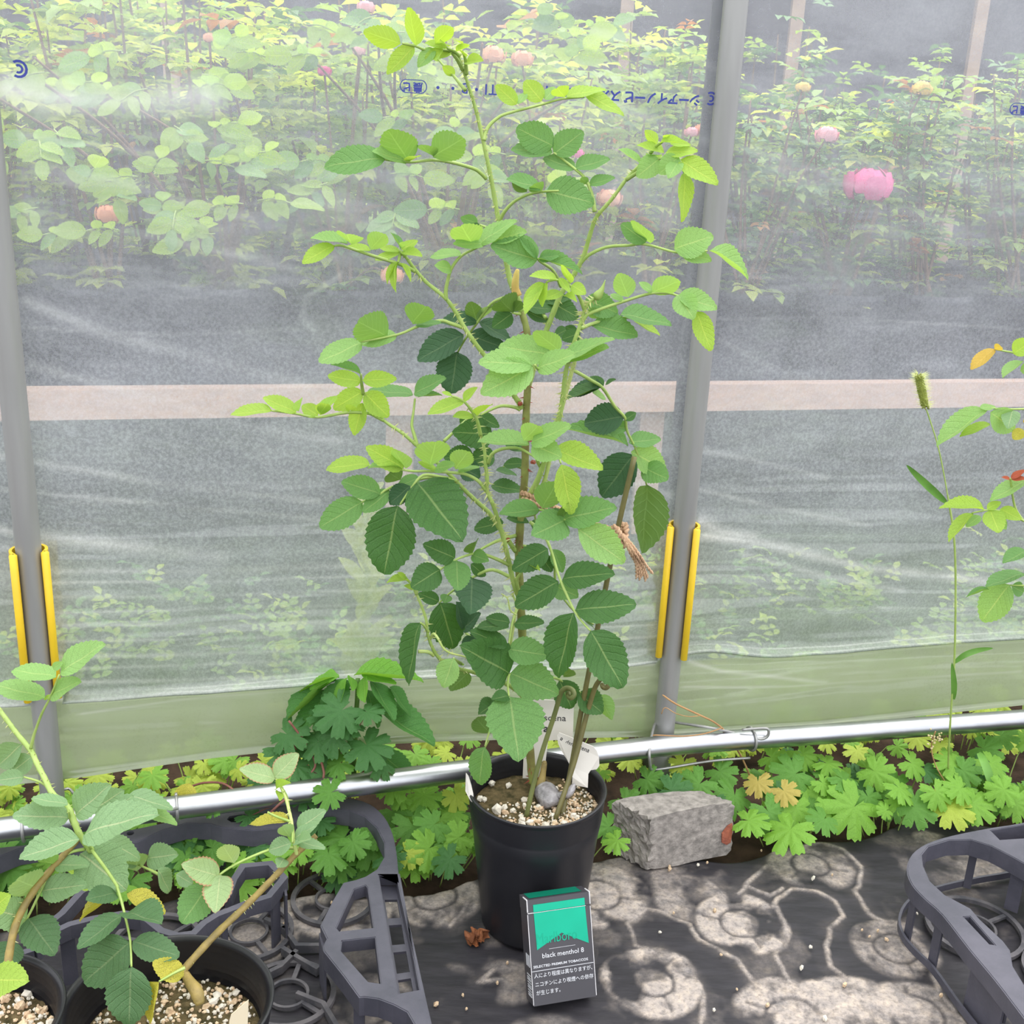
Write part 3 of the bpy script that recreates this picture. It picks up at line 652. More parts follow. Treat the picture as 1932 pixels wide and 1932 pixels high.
def pot(label, base, rim, rb, rr, soil_z, name='nursery_pot', dent=0.0):
    base, rim = Vector(base), Vector(rim); t = thing(name, label, 'pot', base)
    N = 72; H = rim.z - base.z
    prof = [(0, -1), (.0, rb * .94 / rb), (.02, 1.0)]
    zs = [0.0, .012, .03] + list(np.linspace(.08, .70, 10)); rows = []
    for z in zs: rows.append((z, rb + (rr - .0012 - rb) * z - (.003 if z == 0 else 0)))
    z = .80; k = 0
    while z < .985: rows.append((z, rb + (rr - .0012 - rb) * z + (.0008 if k % 2 == 0 else -.0003))); z += .017; k += 1
    rows += [(.99, rr + .0002), (1.0, rr - .0006), (.995, rr - .0018)]
    z = .975; k = 0
    while z > .60: rows.append((z, rb + (rr - .0012 - rb) * z - .0012 - (.0024 if k % 2 == 0 else 0))); z -= .02; k += 1
    rows.append((.55, rb + (rr - .0012 - rb) * .55 - .002))
    vs = []; fs = []
    for zf, r in rows:
        c = base.lerp(rim, zf); 
        for j in range(N):
            a = 2 * math.pi * j / N; w = 1 + (.012 * math.sin(2 * a + 1) + .008 * math.sin(3 * a) + dent * math.exp(-((a - 5.6) / .5) ** 2)) * zf
            vs.append(c + Vector((math.cos(a) * r * w, math.sin(a) * r * w, 0)))
    for i in range(len(rows) - 1):
        for j in range(N): fs.append((i * N + j, i * N + (j + 1) % N, (i + 1) * N + (j + 1) % N, (i + 1) * N + j))
    fs.append(tuple(range(N))[::-1])
    mesh_obj('pot_shell', vs, fs, M_black, t, base)
    zf = (soil_z - base.z) / H; c = base.lerp(rim, zf); rs = rb + (rr - .0012 - rb) * zf - .0015
    sv = [c + Vector((0, 0, .003))]; sf = []; K = 12; J = 48
    for i in range(1, K + 1):
        for j in range(J):
            a = 2 * math.pi * j / J; q = rs * i / K * (1 + .012 * math.sin(2 * a + 1))
            sv.append(c + Vector((math.cos(a) * q, math.sin(a) * q, rnd.uniform(-.0012, .0012) + .003 * (1 - i / K))))
    for j in range(J): sf.append((0, 1 + j, 1 + (j + 1) % J))
    for i in range(K - 1):
        for j in range(J): a = 1 + i * J; sf.append((a + j, a + J + j, a + J + (j + 1) % J, a + (j + 1) % J))
    mesh_obj('potting_soil', sv, sf, M_soil, t, base)
    return t, c, rs
POT, SC, SR = pot('black plastic nursery pot holding the tall central rose', (.037, .912, .001), (.035, .929, .134), .0475, .0640, .112)
g = MB()
for _ in range(2600):
    a = rnd.uniform(0, 6.283); q = SR * math.sqrt(rnd.random()) * .985; dx, dy = math.cos(a) * q, math.sin(a) * q
    dens = max(0, min(1, (-dy * .9 + dx * .75) / SR * .9 + .46))
    if rnd.random() > dens ** 1.6: continue
    big = rnd.random() < (.05 if dx > .02 else .12); r = rnd.uniform(.0022, .0040) if big else rnd.uniform(.0008, .0018)
    blob(g, SC + Vector((dx, dy, .0028 * (1 - q / SR) + r * .4)), r, 1 if rnd.random() < .45 else 0)
for px, py, r in ((938, 1528, .006), (914, 1508, .004), (952, 1524, .004), (989, 1509, .0048), (990, 1520, .0033), (968, 1530, .0034), (928, 1478, .004), (960, 1482, .004), (905, 1507, .004), (1000, 1552, .0045), (1030, 1558, .005), (985, 1556, .005)):
    p = G(px, py, SC.z + .003); blob(g, p, r, 1)
o = g.build('pumice_gravel', None, POT, POT.location, mats=[M_pumice, M_pumicew]); tag(o, kind='stuff')
# ------------------------------------------------------------------ plant tags
def tagplate(name, pts, mat, label, th=.0007, cat='tag'):
    c = sum(pts, Vector()) / len(pts); n = (pts[1] - pts[0]).cross(pts[-1] - pts[0]).normalized()
    if n.dot(EYE - c) < 0: n = -n
    k = len(pts); vs = [p + n * th / 2 for p in pts] + [p - n * th / 2 for p in pts]
    fs = [tuple(range(k)), tuple(range(k, 2 * k))[::-1]] + [(i, i + k, (i + 1) % k + k, (i + 1) % k) for i in range(k)]
    bm = bmesh.new(); bv = [bm.verts.new(v - c) for v in vs]
    for f in fs: bm.faces.new([bv[i] for i in f])
    bmesh.ops.recalc_face_normals(bm, faces=bm.faces); me = bpy.data.meshes.new('tag_plate'); bm.to_mesh(me); bm.free(); me.materials.append(mat)
    t = thing(name, label, cat, c); ob = bpy.data.objects.new('tag_plate', me); COL.objects.link(ob); ob.parent = t
    return t, n
def lettering(t, n, body, size, org, xdir, mat, bold=0, space=1.0, align='LEFT', xs=1.0, name='lettering', off=.0006):
    x = (xdir - n * xdir.dot(n)).normalized(); y = n.cross(x).normalized(); p = org + n * off - t.location
    Mx = Matrix(((x.x, y.x, n.x, p.x), (x.y, y.y, n.y, p.y), (x.z, y.z, n.z, p.z), (0, 0, 0, 1)))
    return text_mesh(name, body, size, Mx, mat, t, bold=bold, space=space, align=align, xs=xs)
Yt = .972
T1 = [W(1083, 1322, Yt), W(1081, 1394, Yt), W(1034, 1397, Yt), W(1029, 1440, Yt - .002), W(1026, 1468, Yt - .002), W(986, 1468, Yt - .002), W(988, 1425, Yt - .002), W(990, 1395, Yt), W(962, 1392, Yt), W(964, 1318, Yt)]
t, n = tagplate('plant_tag', T1, M_white, 'tall white plant tag with pencilled words standing at the back of the central pot')
def yon(px, py, Y): return W(px, py, Y)
xd = W(1080, 1360, Yt) - W(990, 1358, Yt)
lettering(t, n, 'k', .0085, W(1012, 1337, Yt), xd, M_ink)
lettering(t, n, 'damascena', .0095, W(1068, 1360, Yt), xd, M_ink, align='RIGHT')
lettering(t, n, 'ra', .0115, W(1016, 1380, Yt), xd, M_ink, bold=.00025)
Yq = .951
T2 = [W(x, y, Yq + dy) for x, y, dy in ((1055, 1382, 0), (1068, 1387, 0), (1119, 1408, 0), (1126, 1416, 0), (1130, 1428, 0), (1131, 1444, 0), (1126, 1451, 0), (1114, 1453, 0), (1110, 1460, -.003), (1109, 1486, -.006), (1079, 1480, -.006), (1080, 1466, -.006), (1076, 1445, -.003), (1068, 1430, 0), (1060, 1418, 0), (1053, 1403, 0), (1051, 1388, 0))]
t, n = tagplate('plant_tag', T2, M_white, 'white T-shaped plant tag tilted at the right side of the central pot')
xd = W(1120, 1413, Yq) - W(1057, 1389, Yq)
lettering(t, n, 'R. damascena', .0068, W(1054, 1398, Yq), xd, M_ink, xs=.82)
lettering(t, n, 'bifera', .0068, W(1073, 1420, Yq), xd, M_ink, xs=.85)
Yl = .912
tagplate('plant_tag', [W(879, 1458, Yl), W(884, 1464, Yl), W(889, 1480, Yl), W(893, 1498, Yl - .002), W(894, 1516, Yl - .004), W(887, 1510, Yl - .004), W(878, 1492, Yl)], M_white, 'narrow white plant tag at the left rim of the central pot')
# ------------------------------------------------------------------ support stakes
def stake(label, pts, mat, r=.0024):
    P = [W(x, y, Y) for x, y, Y in pts]; t = thing('support_stake', label, 'stake', P[-1])
    MB().tube(smooth_path(P, 5), r, 10).build('stake_wire', mat, t, P[-1], True); return P
stake('long straight olive support stake tied with twine', [(1197, 862, .955), (1165, 1000, .952), (1130, 1172, .95), (1097, 1340, .945), (1080, 1435, .94), (1071, 1482, .935), (1061, 1540, .917)], M_stake)
stake('short olive stake with a curled top right of the long stake', [(1136, 1292, .938), (1139, 1297, .934), (1145, 1297, .932), (1148, 1290, .932), (1144, 1281, .934), (1137, 1279, .938), (1130, 1285, .940), (1121, 1302, .942), (1106, 1352, .94), (1089, 1419, .932), (1073, 1471, .924), (1048, 1545, .907)], M_stake, .0023)
stake('short green stake with a curled top left of the long stake', [(1073, 1307, .926), (1072, 1313, .922), (1077, 1317, .918), (1083, 1311, .918), (1080, 1302, .92), (1070, 1298, .924), (1060, 1304, .925), (1055, 1318, .925), (1045, 1352, .924), (1022, 1422, .920), (1006, 1482, .915), (993, 1540, .908)], M_stakeg, .0023)
# ------------------------------------------------------------------ jute twine
def twine():
    P = [W(984, 930, .925), W(992, 932, .922), W(1008, 940, .924), W(1030, 951, .934), (W(1060, 962, .94)), W(1090, 977, .945), W(1120, 988, .946), W(1150, 997, .945), W(1164, 1003, .944)]
    t = thing('jute_twine', 'brown jute twine tying the cane to the long stake', 'twine', P[-1])
    def strand(P, r, name='twine_strand', ply=2, tw=90):
        sp = smooth_path(P, 14); mb = MB(); cum = 0
        for q in range(ply):
            pts = []; cum = 0
            for i, p in enumerate(sp):
                d = (sp[min(i + 1, len(sp) - 1)] - sp[max(i - 1, 0)]).normalized(); a = d.orthogonal().normalized(); b = d.cross(a)
                if i: cum += (p - sp[i - 1]).length
                w = cum * 900 + q * 6.283 / ply
                pts.append(p + (a * math.cos(w) + b * math.sin(w)) * r * .55)
            mb.tube(pts, r * .62, 6)
        return mb.build(name, M_twine, t, t.location, True)
    strand(P, .0021)
    strand([p + Vector((.001, -.002, -.0045)) for p in P[:4]], .0019)
    c = W(1168, 1004, .948); k = [c + Vector((math.cos(a) * .0062, math.sin(a) * .0062, .006 * math.sin(2 * a))) for a in np.linspace(0, 6.0, 14)]
    strand(k, .0026, 'twine_knot'); strand([p + Vector((0, 0, -.005)) for p in k], .0026, 'twine_knot')
    for i, (dx, l) in enumerate(((0, 0), (11, 2), (-10, 3), (20, -6), (-4, 6), (7, 8))):
        strand([W(1170 + i, 1008, .942), W(1182 + dx * .3, 1022, .938), W(1195 + dx * .5, 1045, .937 - .001 * i), W(1206 + dx * .6, 1065, .938), W(1211 + dx, 1088 + l, .94)], .00125, 'twine_tail')
twine()
# ------------------------------------------------------------------ cigarette packet
def packet():
    a, b = G(1006, 1915), G(1124, 1895); u = (b - a).normalized(); nb = Vector((-u.y, u.x, 0)); le = math.radians(24)
    up = math.cos(le) * Vector((0, 0, 1)) + math.sin(le) * nb; bk = u.cross(up).normalized()
    if bk.dot(nb) < 0: bk = -bk
    Wd, H, D = (b - a).length, .088, .0215
    # the rear bottom edge rests on the ground sheet, so lift the packet a little
    low = (a + bk * D).z; a = a - Vector((0, 0, low)) if low < 0 else a
    t = thing('cigarette_packet', 'black and green cigarette packet leaning on the central pot', 'packet', a)
    m_k = simple('packet_black', (.052, .050, .058), (.042, .040, .047), 12, .38)
    m_g = simple('packet_green_foil', (.0, .40, .245), (.0, .33, .20), 10, .28, metal=.45)
    m_gd = simple('packet_green_emboss', (.0, .355, .215), (.0, .30, .18), 10, .3, metal=.45)
    m_gt = simple('packet_green_top', (.0, .20, .12), (.0, .17, .10), 10, .35, metal=.2)
    m_w = simple('packet_white_print', (.62, .63, .66), (.56, .57, .60), 10, .5)
    m_e = simple('packet_worn_edge', (.66, .65, .66), (.50, .49, .50), 60, .7)
    fr = lambda x, y, z: a + u * x + up * y - bk * z           # z towards the front
    hl = H * .873                                               # lid seam on the front
    R = .0016
    def rounded(y0, y1, x0=0, x1=None): x1 = Wd if x1 is None else x1; return [(x0, y0), (x1, y0), (x1, y1), (x0, y1)]
    MB().plate(rounded(0, hl), [], -D, 0, fn=fr).build('packet_body', m_k, t, a)
    lid = MB().plate([(-.0003, hl + .0004), (Wd + .0004, hl + .0004), (Wd + .0004, H), (-.0003, H)], [], -D - .0003, .0004, fn=fr).build('packet_lid', m_k, t, a)
    z = .0006
    MB().plate([(.0052, .0836), (Wd - .0048, .0836), (Wd - .0048, hl + .0006), (.0052, hl + .0006)], [], .0003, z + .0003, fn=fr).build('green_chevron_top', m_g, lid, a)
    MB().plate([(.0054, hl), (Wd - .0046, hl), (Wd - .0036, .0452), (Wd * .515, .0572), (.0062, .0458)], [], -.0002, .0004, fn=fr).build('green_chevron', m_g, t, a)
    MB().add([fr(Wd * .06, H + .0003, -.004), fr(Wd * .9, H + .0003, -.004), fr(Wd * .9, H + .0003, -D), fr(Wd * .06, H + .0003, -D)], [(0, 1, 2, 3)]).build('green_top_band', m_gt, lid, a)
    eb = MB()
    for x0 in (.0, Wd):
        eb.tube([fr(x0, .001, .0002), fr(x0, hl - .001, .0002)], .00035, 6); eb.tube([fr(x0, hl + .001, .0005), fr(x0, H, .0006)], .0005, 6)
    for x0 in (0, Wd): eb.tube([fr(x0, H, .0005), fr(x0, H, -D * .5)], .0006, 6)
    eb.tube([fr(.0, hl, .0004), fr(.006, hl, .0004)], .0003, 6); eb.tube([fr(.005, hl, .0006), fr(Wd - .004, hl, .0006)], .00022, 6)
    eb.build('worn_edges', m_e, t, a)
    ln = MB().plate([(.0006, .0283), (Wd - .0006, .0283), (Wd - .0006, .0287), (.0006, .0287)], [], 0, .0002, fn=fr); ln.plate([(Wd * .3, .0452), (Wd * .72, .0452), (Wd * .72, .0454), (Wd * .3, .0454)], [], 0, .0002, fn=fr)
    ln.build('printed_line', m_w, t, a)
    def tx(body, size, x, y, m, bold=0, space=1.0, xs=1.0, z=.0003, name='lettering', al='LEFT'):
        o = fr(x, y, z) - a; n = -bk
        Mx = Matrix(((u.x, up.x, n.x, o.x), (u.y, up.y, n.y, o.y), (u.z, up.z, n.z, o.z), (0, 0, 0, 1)))
        return text_mesh(name, body, size, Mx, m, t, bold=bold, space=space, xs=xs, align=al)
    tx('black menthol 8', .0056, Wd * .18, .0385, m_w, xs=1.04, bold=.00002)
    tx('SELECTED PREMIUM TOBACCOS', .0028, Wd * .035, .0312, m_w, xs=1.2, bold=.00005)
    tx('人により程度は異なりますが、', .0042, Wd * .035, .0232, m_w, xs=.93, bold=.00001)
    tx('ニコチンにより喫煙への依存', .0042, Wd * .04, .0160, m_w, xs=.96, bold=.00001)
    tx('が生じます。', .0042, Wd * .05, .0090, m_w, xs=.96, bold=.00001)
    tx('Marlboro', .0125, Wd * .10, .0505, m_gd, xs=.78, z=.00045, name='embossed_lettering')
    # printing on the left side: warning bars and code lines
    sb = MB(); fs2 = lambda x, y, z: a + bk * (D - x) + up * y - u * z
    for k in range(9): sb.plate([(.008, .006 + k * .0022), (.0185, .006 + k * .0022), (.0185, .0068 + k * .0022 + (.0006 if k % 3 == 0 else 0)), (.008, .0068 + k * .0022 + (.0006 if k % 3 == 0 else 0))], [], .0, .0003, fn=fs2)
    for k in range(3): sb.plate([(.008 + k * .004, .031), (.010 + k * .004, .031), (.010 + k * .004, .041), (.008 + k * .004, .041)], [], .0, .0003, fn=fs2)
    sb.build('side_print', m_w, t, a)
    # clear wrapper corner torn loose at the right
    m, nt, o = new_mat('clear_wrapper'); gl = nd(nt, 'ShaderNodeBsdfGlossy'); gl.inputs['Roughness'].default_value = .15; tp = nd(nt, 'ShaderNodeBsdfTransparent'); mx = nd(nt, 'ShaderNodeMixShader'); mx.inputs[0].default_value = .12
    L(nt, tp.outputs[0], mx.inputs[1]); L(nt, gl.outputs[0], mx.inputs[2]); L(nt, mx.outputs[0], o.inputs[0])
    wv = [fr(Wd, .050, -.002), fr(Wd + .007, .042, -.010), fr(Wd + .009, .032, -.012), fr(Wd + .004, .026, -.006), fr(Wd, .024, -.002)]
    MB().add(wv, [(0, 1, 2, 3, 4)]).build('clear_wrapper', m, t, a)
packet()
# ------------------------------------------------------------------ dry leaf and pebbles on the sheet
c = G(897, 1775); t = thing('dry_leaf_scrap', 'crumpled rusty brown dead leaf on the sheet left of the packet', 'dead leaf', c)
for k in range(5):
    mb = MB(); n = 6; vs = []; fs = []
    o = Vector((rnd.uniform(-.006, .006), rnd.uniform(-.005, .005), .006)); a = rnd.uniform(0, 6.28); s = rnd.uniform(.007, .011)
    for i in range(n):
        for j in range(n):
            x, y = (i / (n - 1) - .5) * 2, (j / (n - 1) - .5) * 2; rr = 1 - .35 * abs(x * y)
            p = Vector((x * s * rr, y * s * .6 * rr, .004 * math.sin(x * 3 + k) + .004 * math.cos(y * 4 + k) + rnd.uniform(-.001, .001)))
            p.rotate(Matrix.Rotation(a, 3, 'Z') @ Matrix.Rotation(rnd.uniform(.55, .6) * (k - 2), 3, 'X')); q = c + o + p; q.z = max(q.z, .0015); vs.append(q)
    for i in range(n - 1):
        for j in range(n - 1): fs.append((i * n + j, i * n + j + 1, (i + 1) * n + j + 1, (i + 1) * n + j))
    mesh_obj('leaf_flake', vs, fs, M_brown, t, c)
pb_m = []
for k in range(5):
    mb = MB(); blob(mb, (0, 0, 0), 1.0); me = bpy.data.meshes.new('pebble'); me.from_pydata([tuple(v) for v in mb.v], [], mb.f); me.materials.append(M_pumicew if k % 2 else M_pumice); pb_m.append(me)
def pebble(px, py, r, lab='small pale pumice crumb lying on the black sheet', grp='pumice crumbs scattered on the black sheet'):
    p = G(px, py); ob = bpy.data.objects.new('pumice_crumb', rnd.choice(pb_m)); COL.objects.link(ob); ob.location = p + Vector((0, 0, r * .5)); ob.scale = (r, r, r); ob.rotation_euler = (0, 0, rnd.uniform(0, 6))
    tag(ob, lab, 'pebble', grp)
for px, py, r in ((1263, 1636, .0022), (1263, 1642, .0032), (1317, 1633, .002), (1334, 1629, .0022), (1348, 1720, .0028), (1534, 1659, .003), (1512, 1828, .0028), (1593, 1860, .0028), (1775, 1880, .003), (1448, 1899, .003), (1792, 1874, .0034), (1556, 1924, .0032), (1436, 1606, .002), (1529, 1788, .002), (1347, 1907, .002), (1626, 1756, .002), (1271, 1724, .002), (1360, 1803, .002), (823, 1897, .0028), (626, 1705, .0024), (537, 1746, .0026), (736, 1704, .0024), (957, 1818, .002), (938, 1856, .002), (873, 1879, .002), (1019, 1617, .0016), (1656, 1757, .002), (1672, 1774, .0022), (1800, 1955, .003), (1390, 1868, .0018), (1245, 1760, .0018), (1570, 1652, .0018), (1640, 1768, .0016), (1730, 1725, .0018), (880, 1905, .002)):
    pebble(px, py, r)

# ================================================================== THE CENTRAL ROSE
Y0 = .930
RR = W(1004, 1462, .962)
ROSE = thing('rose_plant', 'tall young prickly rose with light and dark green leaves in the central black pot', 'rose', RR)
def CN(pts, rad, mat, **k): return cane(ROSE, RR, [W(x, y, Y0 + d) for x, y, d in pts], rad, mat, **k)
CN([(1006, 1478, .030), (1001, 1430, .028), (992, 1330, .018), (985, 1190, .012), (979, 1060, .008), (983, 970, .006), (990, 900, .004), (992, 800, .002), (996, 715, 0), (995, 632, .004), (984, 588, .006)], (4.2, 2.6), M_cane, thorns=70, tmat=M_thornr, tl=.0055)
CN([(984, 588, .006), (974, 556, .006), (964, 534, .008), (957, 503, .010), (947, 450, .010), (940, 413, .010), (928, 345, .008), (918, 295, .006), (900, 215, .004), (885, 165, .002), (872, 125, 0), (864, 100, 0)], (2.6, 1.0), M_stem, thorns=150)
CN([(985, 945, .004), (1002, 929, -.004), (1019, 894, -.012), (1042, 823, -.022), (1055, 788, -.026), (1062, 749, -.028), (1067, 706, -.030), (1075, 670, -.032), (1095, 612, -.034), (1102, 588, -.035), (1112, 571, -.036), (1122, 563, -.036)], (2.8, 1.1), M_stem, thorns=150, tl=.0055)
CN([(1020, 930, -.004), (1032, 890, -.010), (1048, 810, -.016), (1060, 770, -.02), (1075, 715, -.022), (1086, 676, -.024)], (1.8, 1.6), M_stemy, thorns=50)
CN([(995, 735, .004), (1008, 690, .010), (1024, 641, .016), (1043, 592, .018), (1060, 552, .018), (1082, 519, .016), (1095, 496, .014), (1104, 474, .012), (1118, 427, .008), (1127, 407, .006), (1154, 376, .002), (1185, 334, 0), (1208, 311, 0), (1228, 288, -.002), (1245, 268, -.002)], (2.6, 1.0), M_stem, thorns=110)
CN([(985, 770, .002), (978, 758, 0), (960, 732, -.006), (929, 688, -.012), (909, 664, -.016), (880, 624, -.020), (861, 591, -.022), (840, 562, -.024), (805, 533, -.026), (786, 512, -.028), (764, 483, -.030), (753, 474, -.03)], (2.4, 1.2), M_stem, thorns=90)
CN([(973, 1040, .006), (945, 1000, .0), (924, 969, -.004), (907, 953, -.006), (879, 927, -.010), (861, 908, -.012), (820, 868, -.014), (787, 841, -.016), (759, 817, -.018), (724, 793, -.020), (700, 763, -.022), (685, 741, -.022)], (2.3, 1.1), M_stem, thorns=60)
CN([(980, 1130, .006), (970, 1103, -.004), (960, 1059, -.012), (953, 1030, -.018), (945, 999, -.022), (930, 952, -.028), (919, 927, -.030), (919, 902, -.032), (916, 876, -.034), (914, 850, -.034), (907, 820, -.036), (898, 788, -.036), (885, 770, -.036)], (2.4, 1.0), M_stem, thorns=150, tl=.0055)
CN([(1002, 1335, .018), (975, 1303, .008), (940, 1283, -.004), (900, 1270, -.014), (866, 1262, -.022), (838, 1250, -.028), (820, 1230, -.030), (808, 1200, -.032), (803, 1165, -.034), (786, 1121, -.036), (775, 1100, -.036), (755, 1084, -.038)], (2.2, .9), M_stem, thorns=90)
CN([(812, 1205, -.031), (818, 1196, -.036), (826, 1204, -.04), (836, 1222, -.04), (850, 1232, -.038), (870, 1237, -.036), (884, 1242, -.036), (891, 1250, -.036)], (1.4, .5), M_stemy, thorns=20)
CN([(818, 1237, -.03), (808, 1230, -.034), (789, 1229, -.036)], (1.5, 1.7), M_stemy)
CN([(962, 1222, -.006), (966, 1200, -.004), (972, 1165, -.002), (974, 1140, .002), (966, 1120, .0)], (1.2, .9), M_stemy, thorns=14)
CN([(974, 1160, -.002), (962, 1150, -.006), (958, 1130, -.008), (946, 1120, -.008)], (.8, .5), M_stemy, thorns=8)
# cut heel with the dry sheath and bud scales
mb = MB(); P = [W(x, y, Y0 - .002) for x, y in ((975, 558), (972, 540), (974, 520), (977, 508))]
mb.tube(smooth_path(P, 4), [.0042, .004, .0036, .003, .003, .003, .0028, .0026, .0024, .0022, .0018, .0016, .001], 8)
mb.build('dry_sheath', simple('dry_yellow_sheath', (.72, .56, .16), (.55, .36, .10), 60, .7), ROSE, RR, True)
mb = MB()
for px, py in ((981, 762), (1006, 872), (1002, 948), (958, 1018), (995, 950)): blob(mb, W(px, py, Y0 - .004), .0026)
mb.build('bud_scales', M_thornr, ROSE, RR)
mb = MB(); P = [W(1122, 563, Y0 - .036), W(1129, 556, Y0 - .037), W(1136, 545, Y0 - .038), W(1142, 528, Y0 - .038)]
mb.tube(smooth_path(P, 5), [.001, .0022, .0032, .0036, .0038, .0036, .0034, .003, .0026, .0022, .0018, .0014, .001, .0007, .0004, .0002], 8)
mb.build('flower_bud', M_stem, ROSE, RR, True)
# graft union and its tape
mb = MB(); P = [W(1020, 1480, .945), W(1026, 1490, .941), W(1034, 1502, .935), W(1040, 1514, .928), W(1044, 1522, .925)]
mb.tube(smooth_path(P, 4), [.004, .0066, .008, .0092, .010, .0104, .0108, .011, .0112, .0112, .011, .0108, .0104, .0098, .009, .0076, .005], 14)
mb.tube(smooth_path([W(1046, 1500, .93), W(1064, 1500, .926), W(1076, 1492, .926), W(1084, 1478, .93)], 4), [.0006, .002, .003, .0038, .0042, .0044, .0044, .0042, .004, .0036, .003, .002, .0006], 6)
mb.build('graft_tape', M_wrap, ROSE, RR, True)
mb = MB(); blob(mb, W(1027, 1440, .956), .0035); mb.tube(smooth_path([W(1027, 1440, .956), W(1024, 1462, .952), W(1020, 1484, .945), W(1024, 1500, .938)], 4), [.0026, .0027, .0028, .0028, .003, .0033, .0037, .004, .0043, .0046, .005, .005, .005], 8); mb.build('cut_stub', M_caneb, ROSE, RR, True)

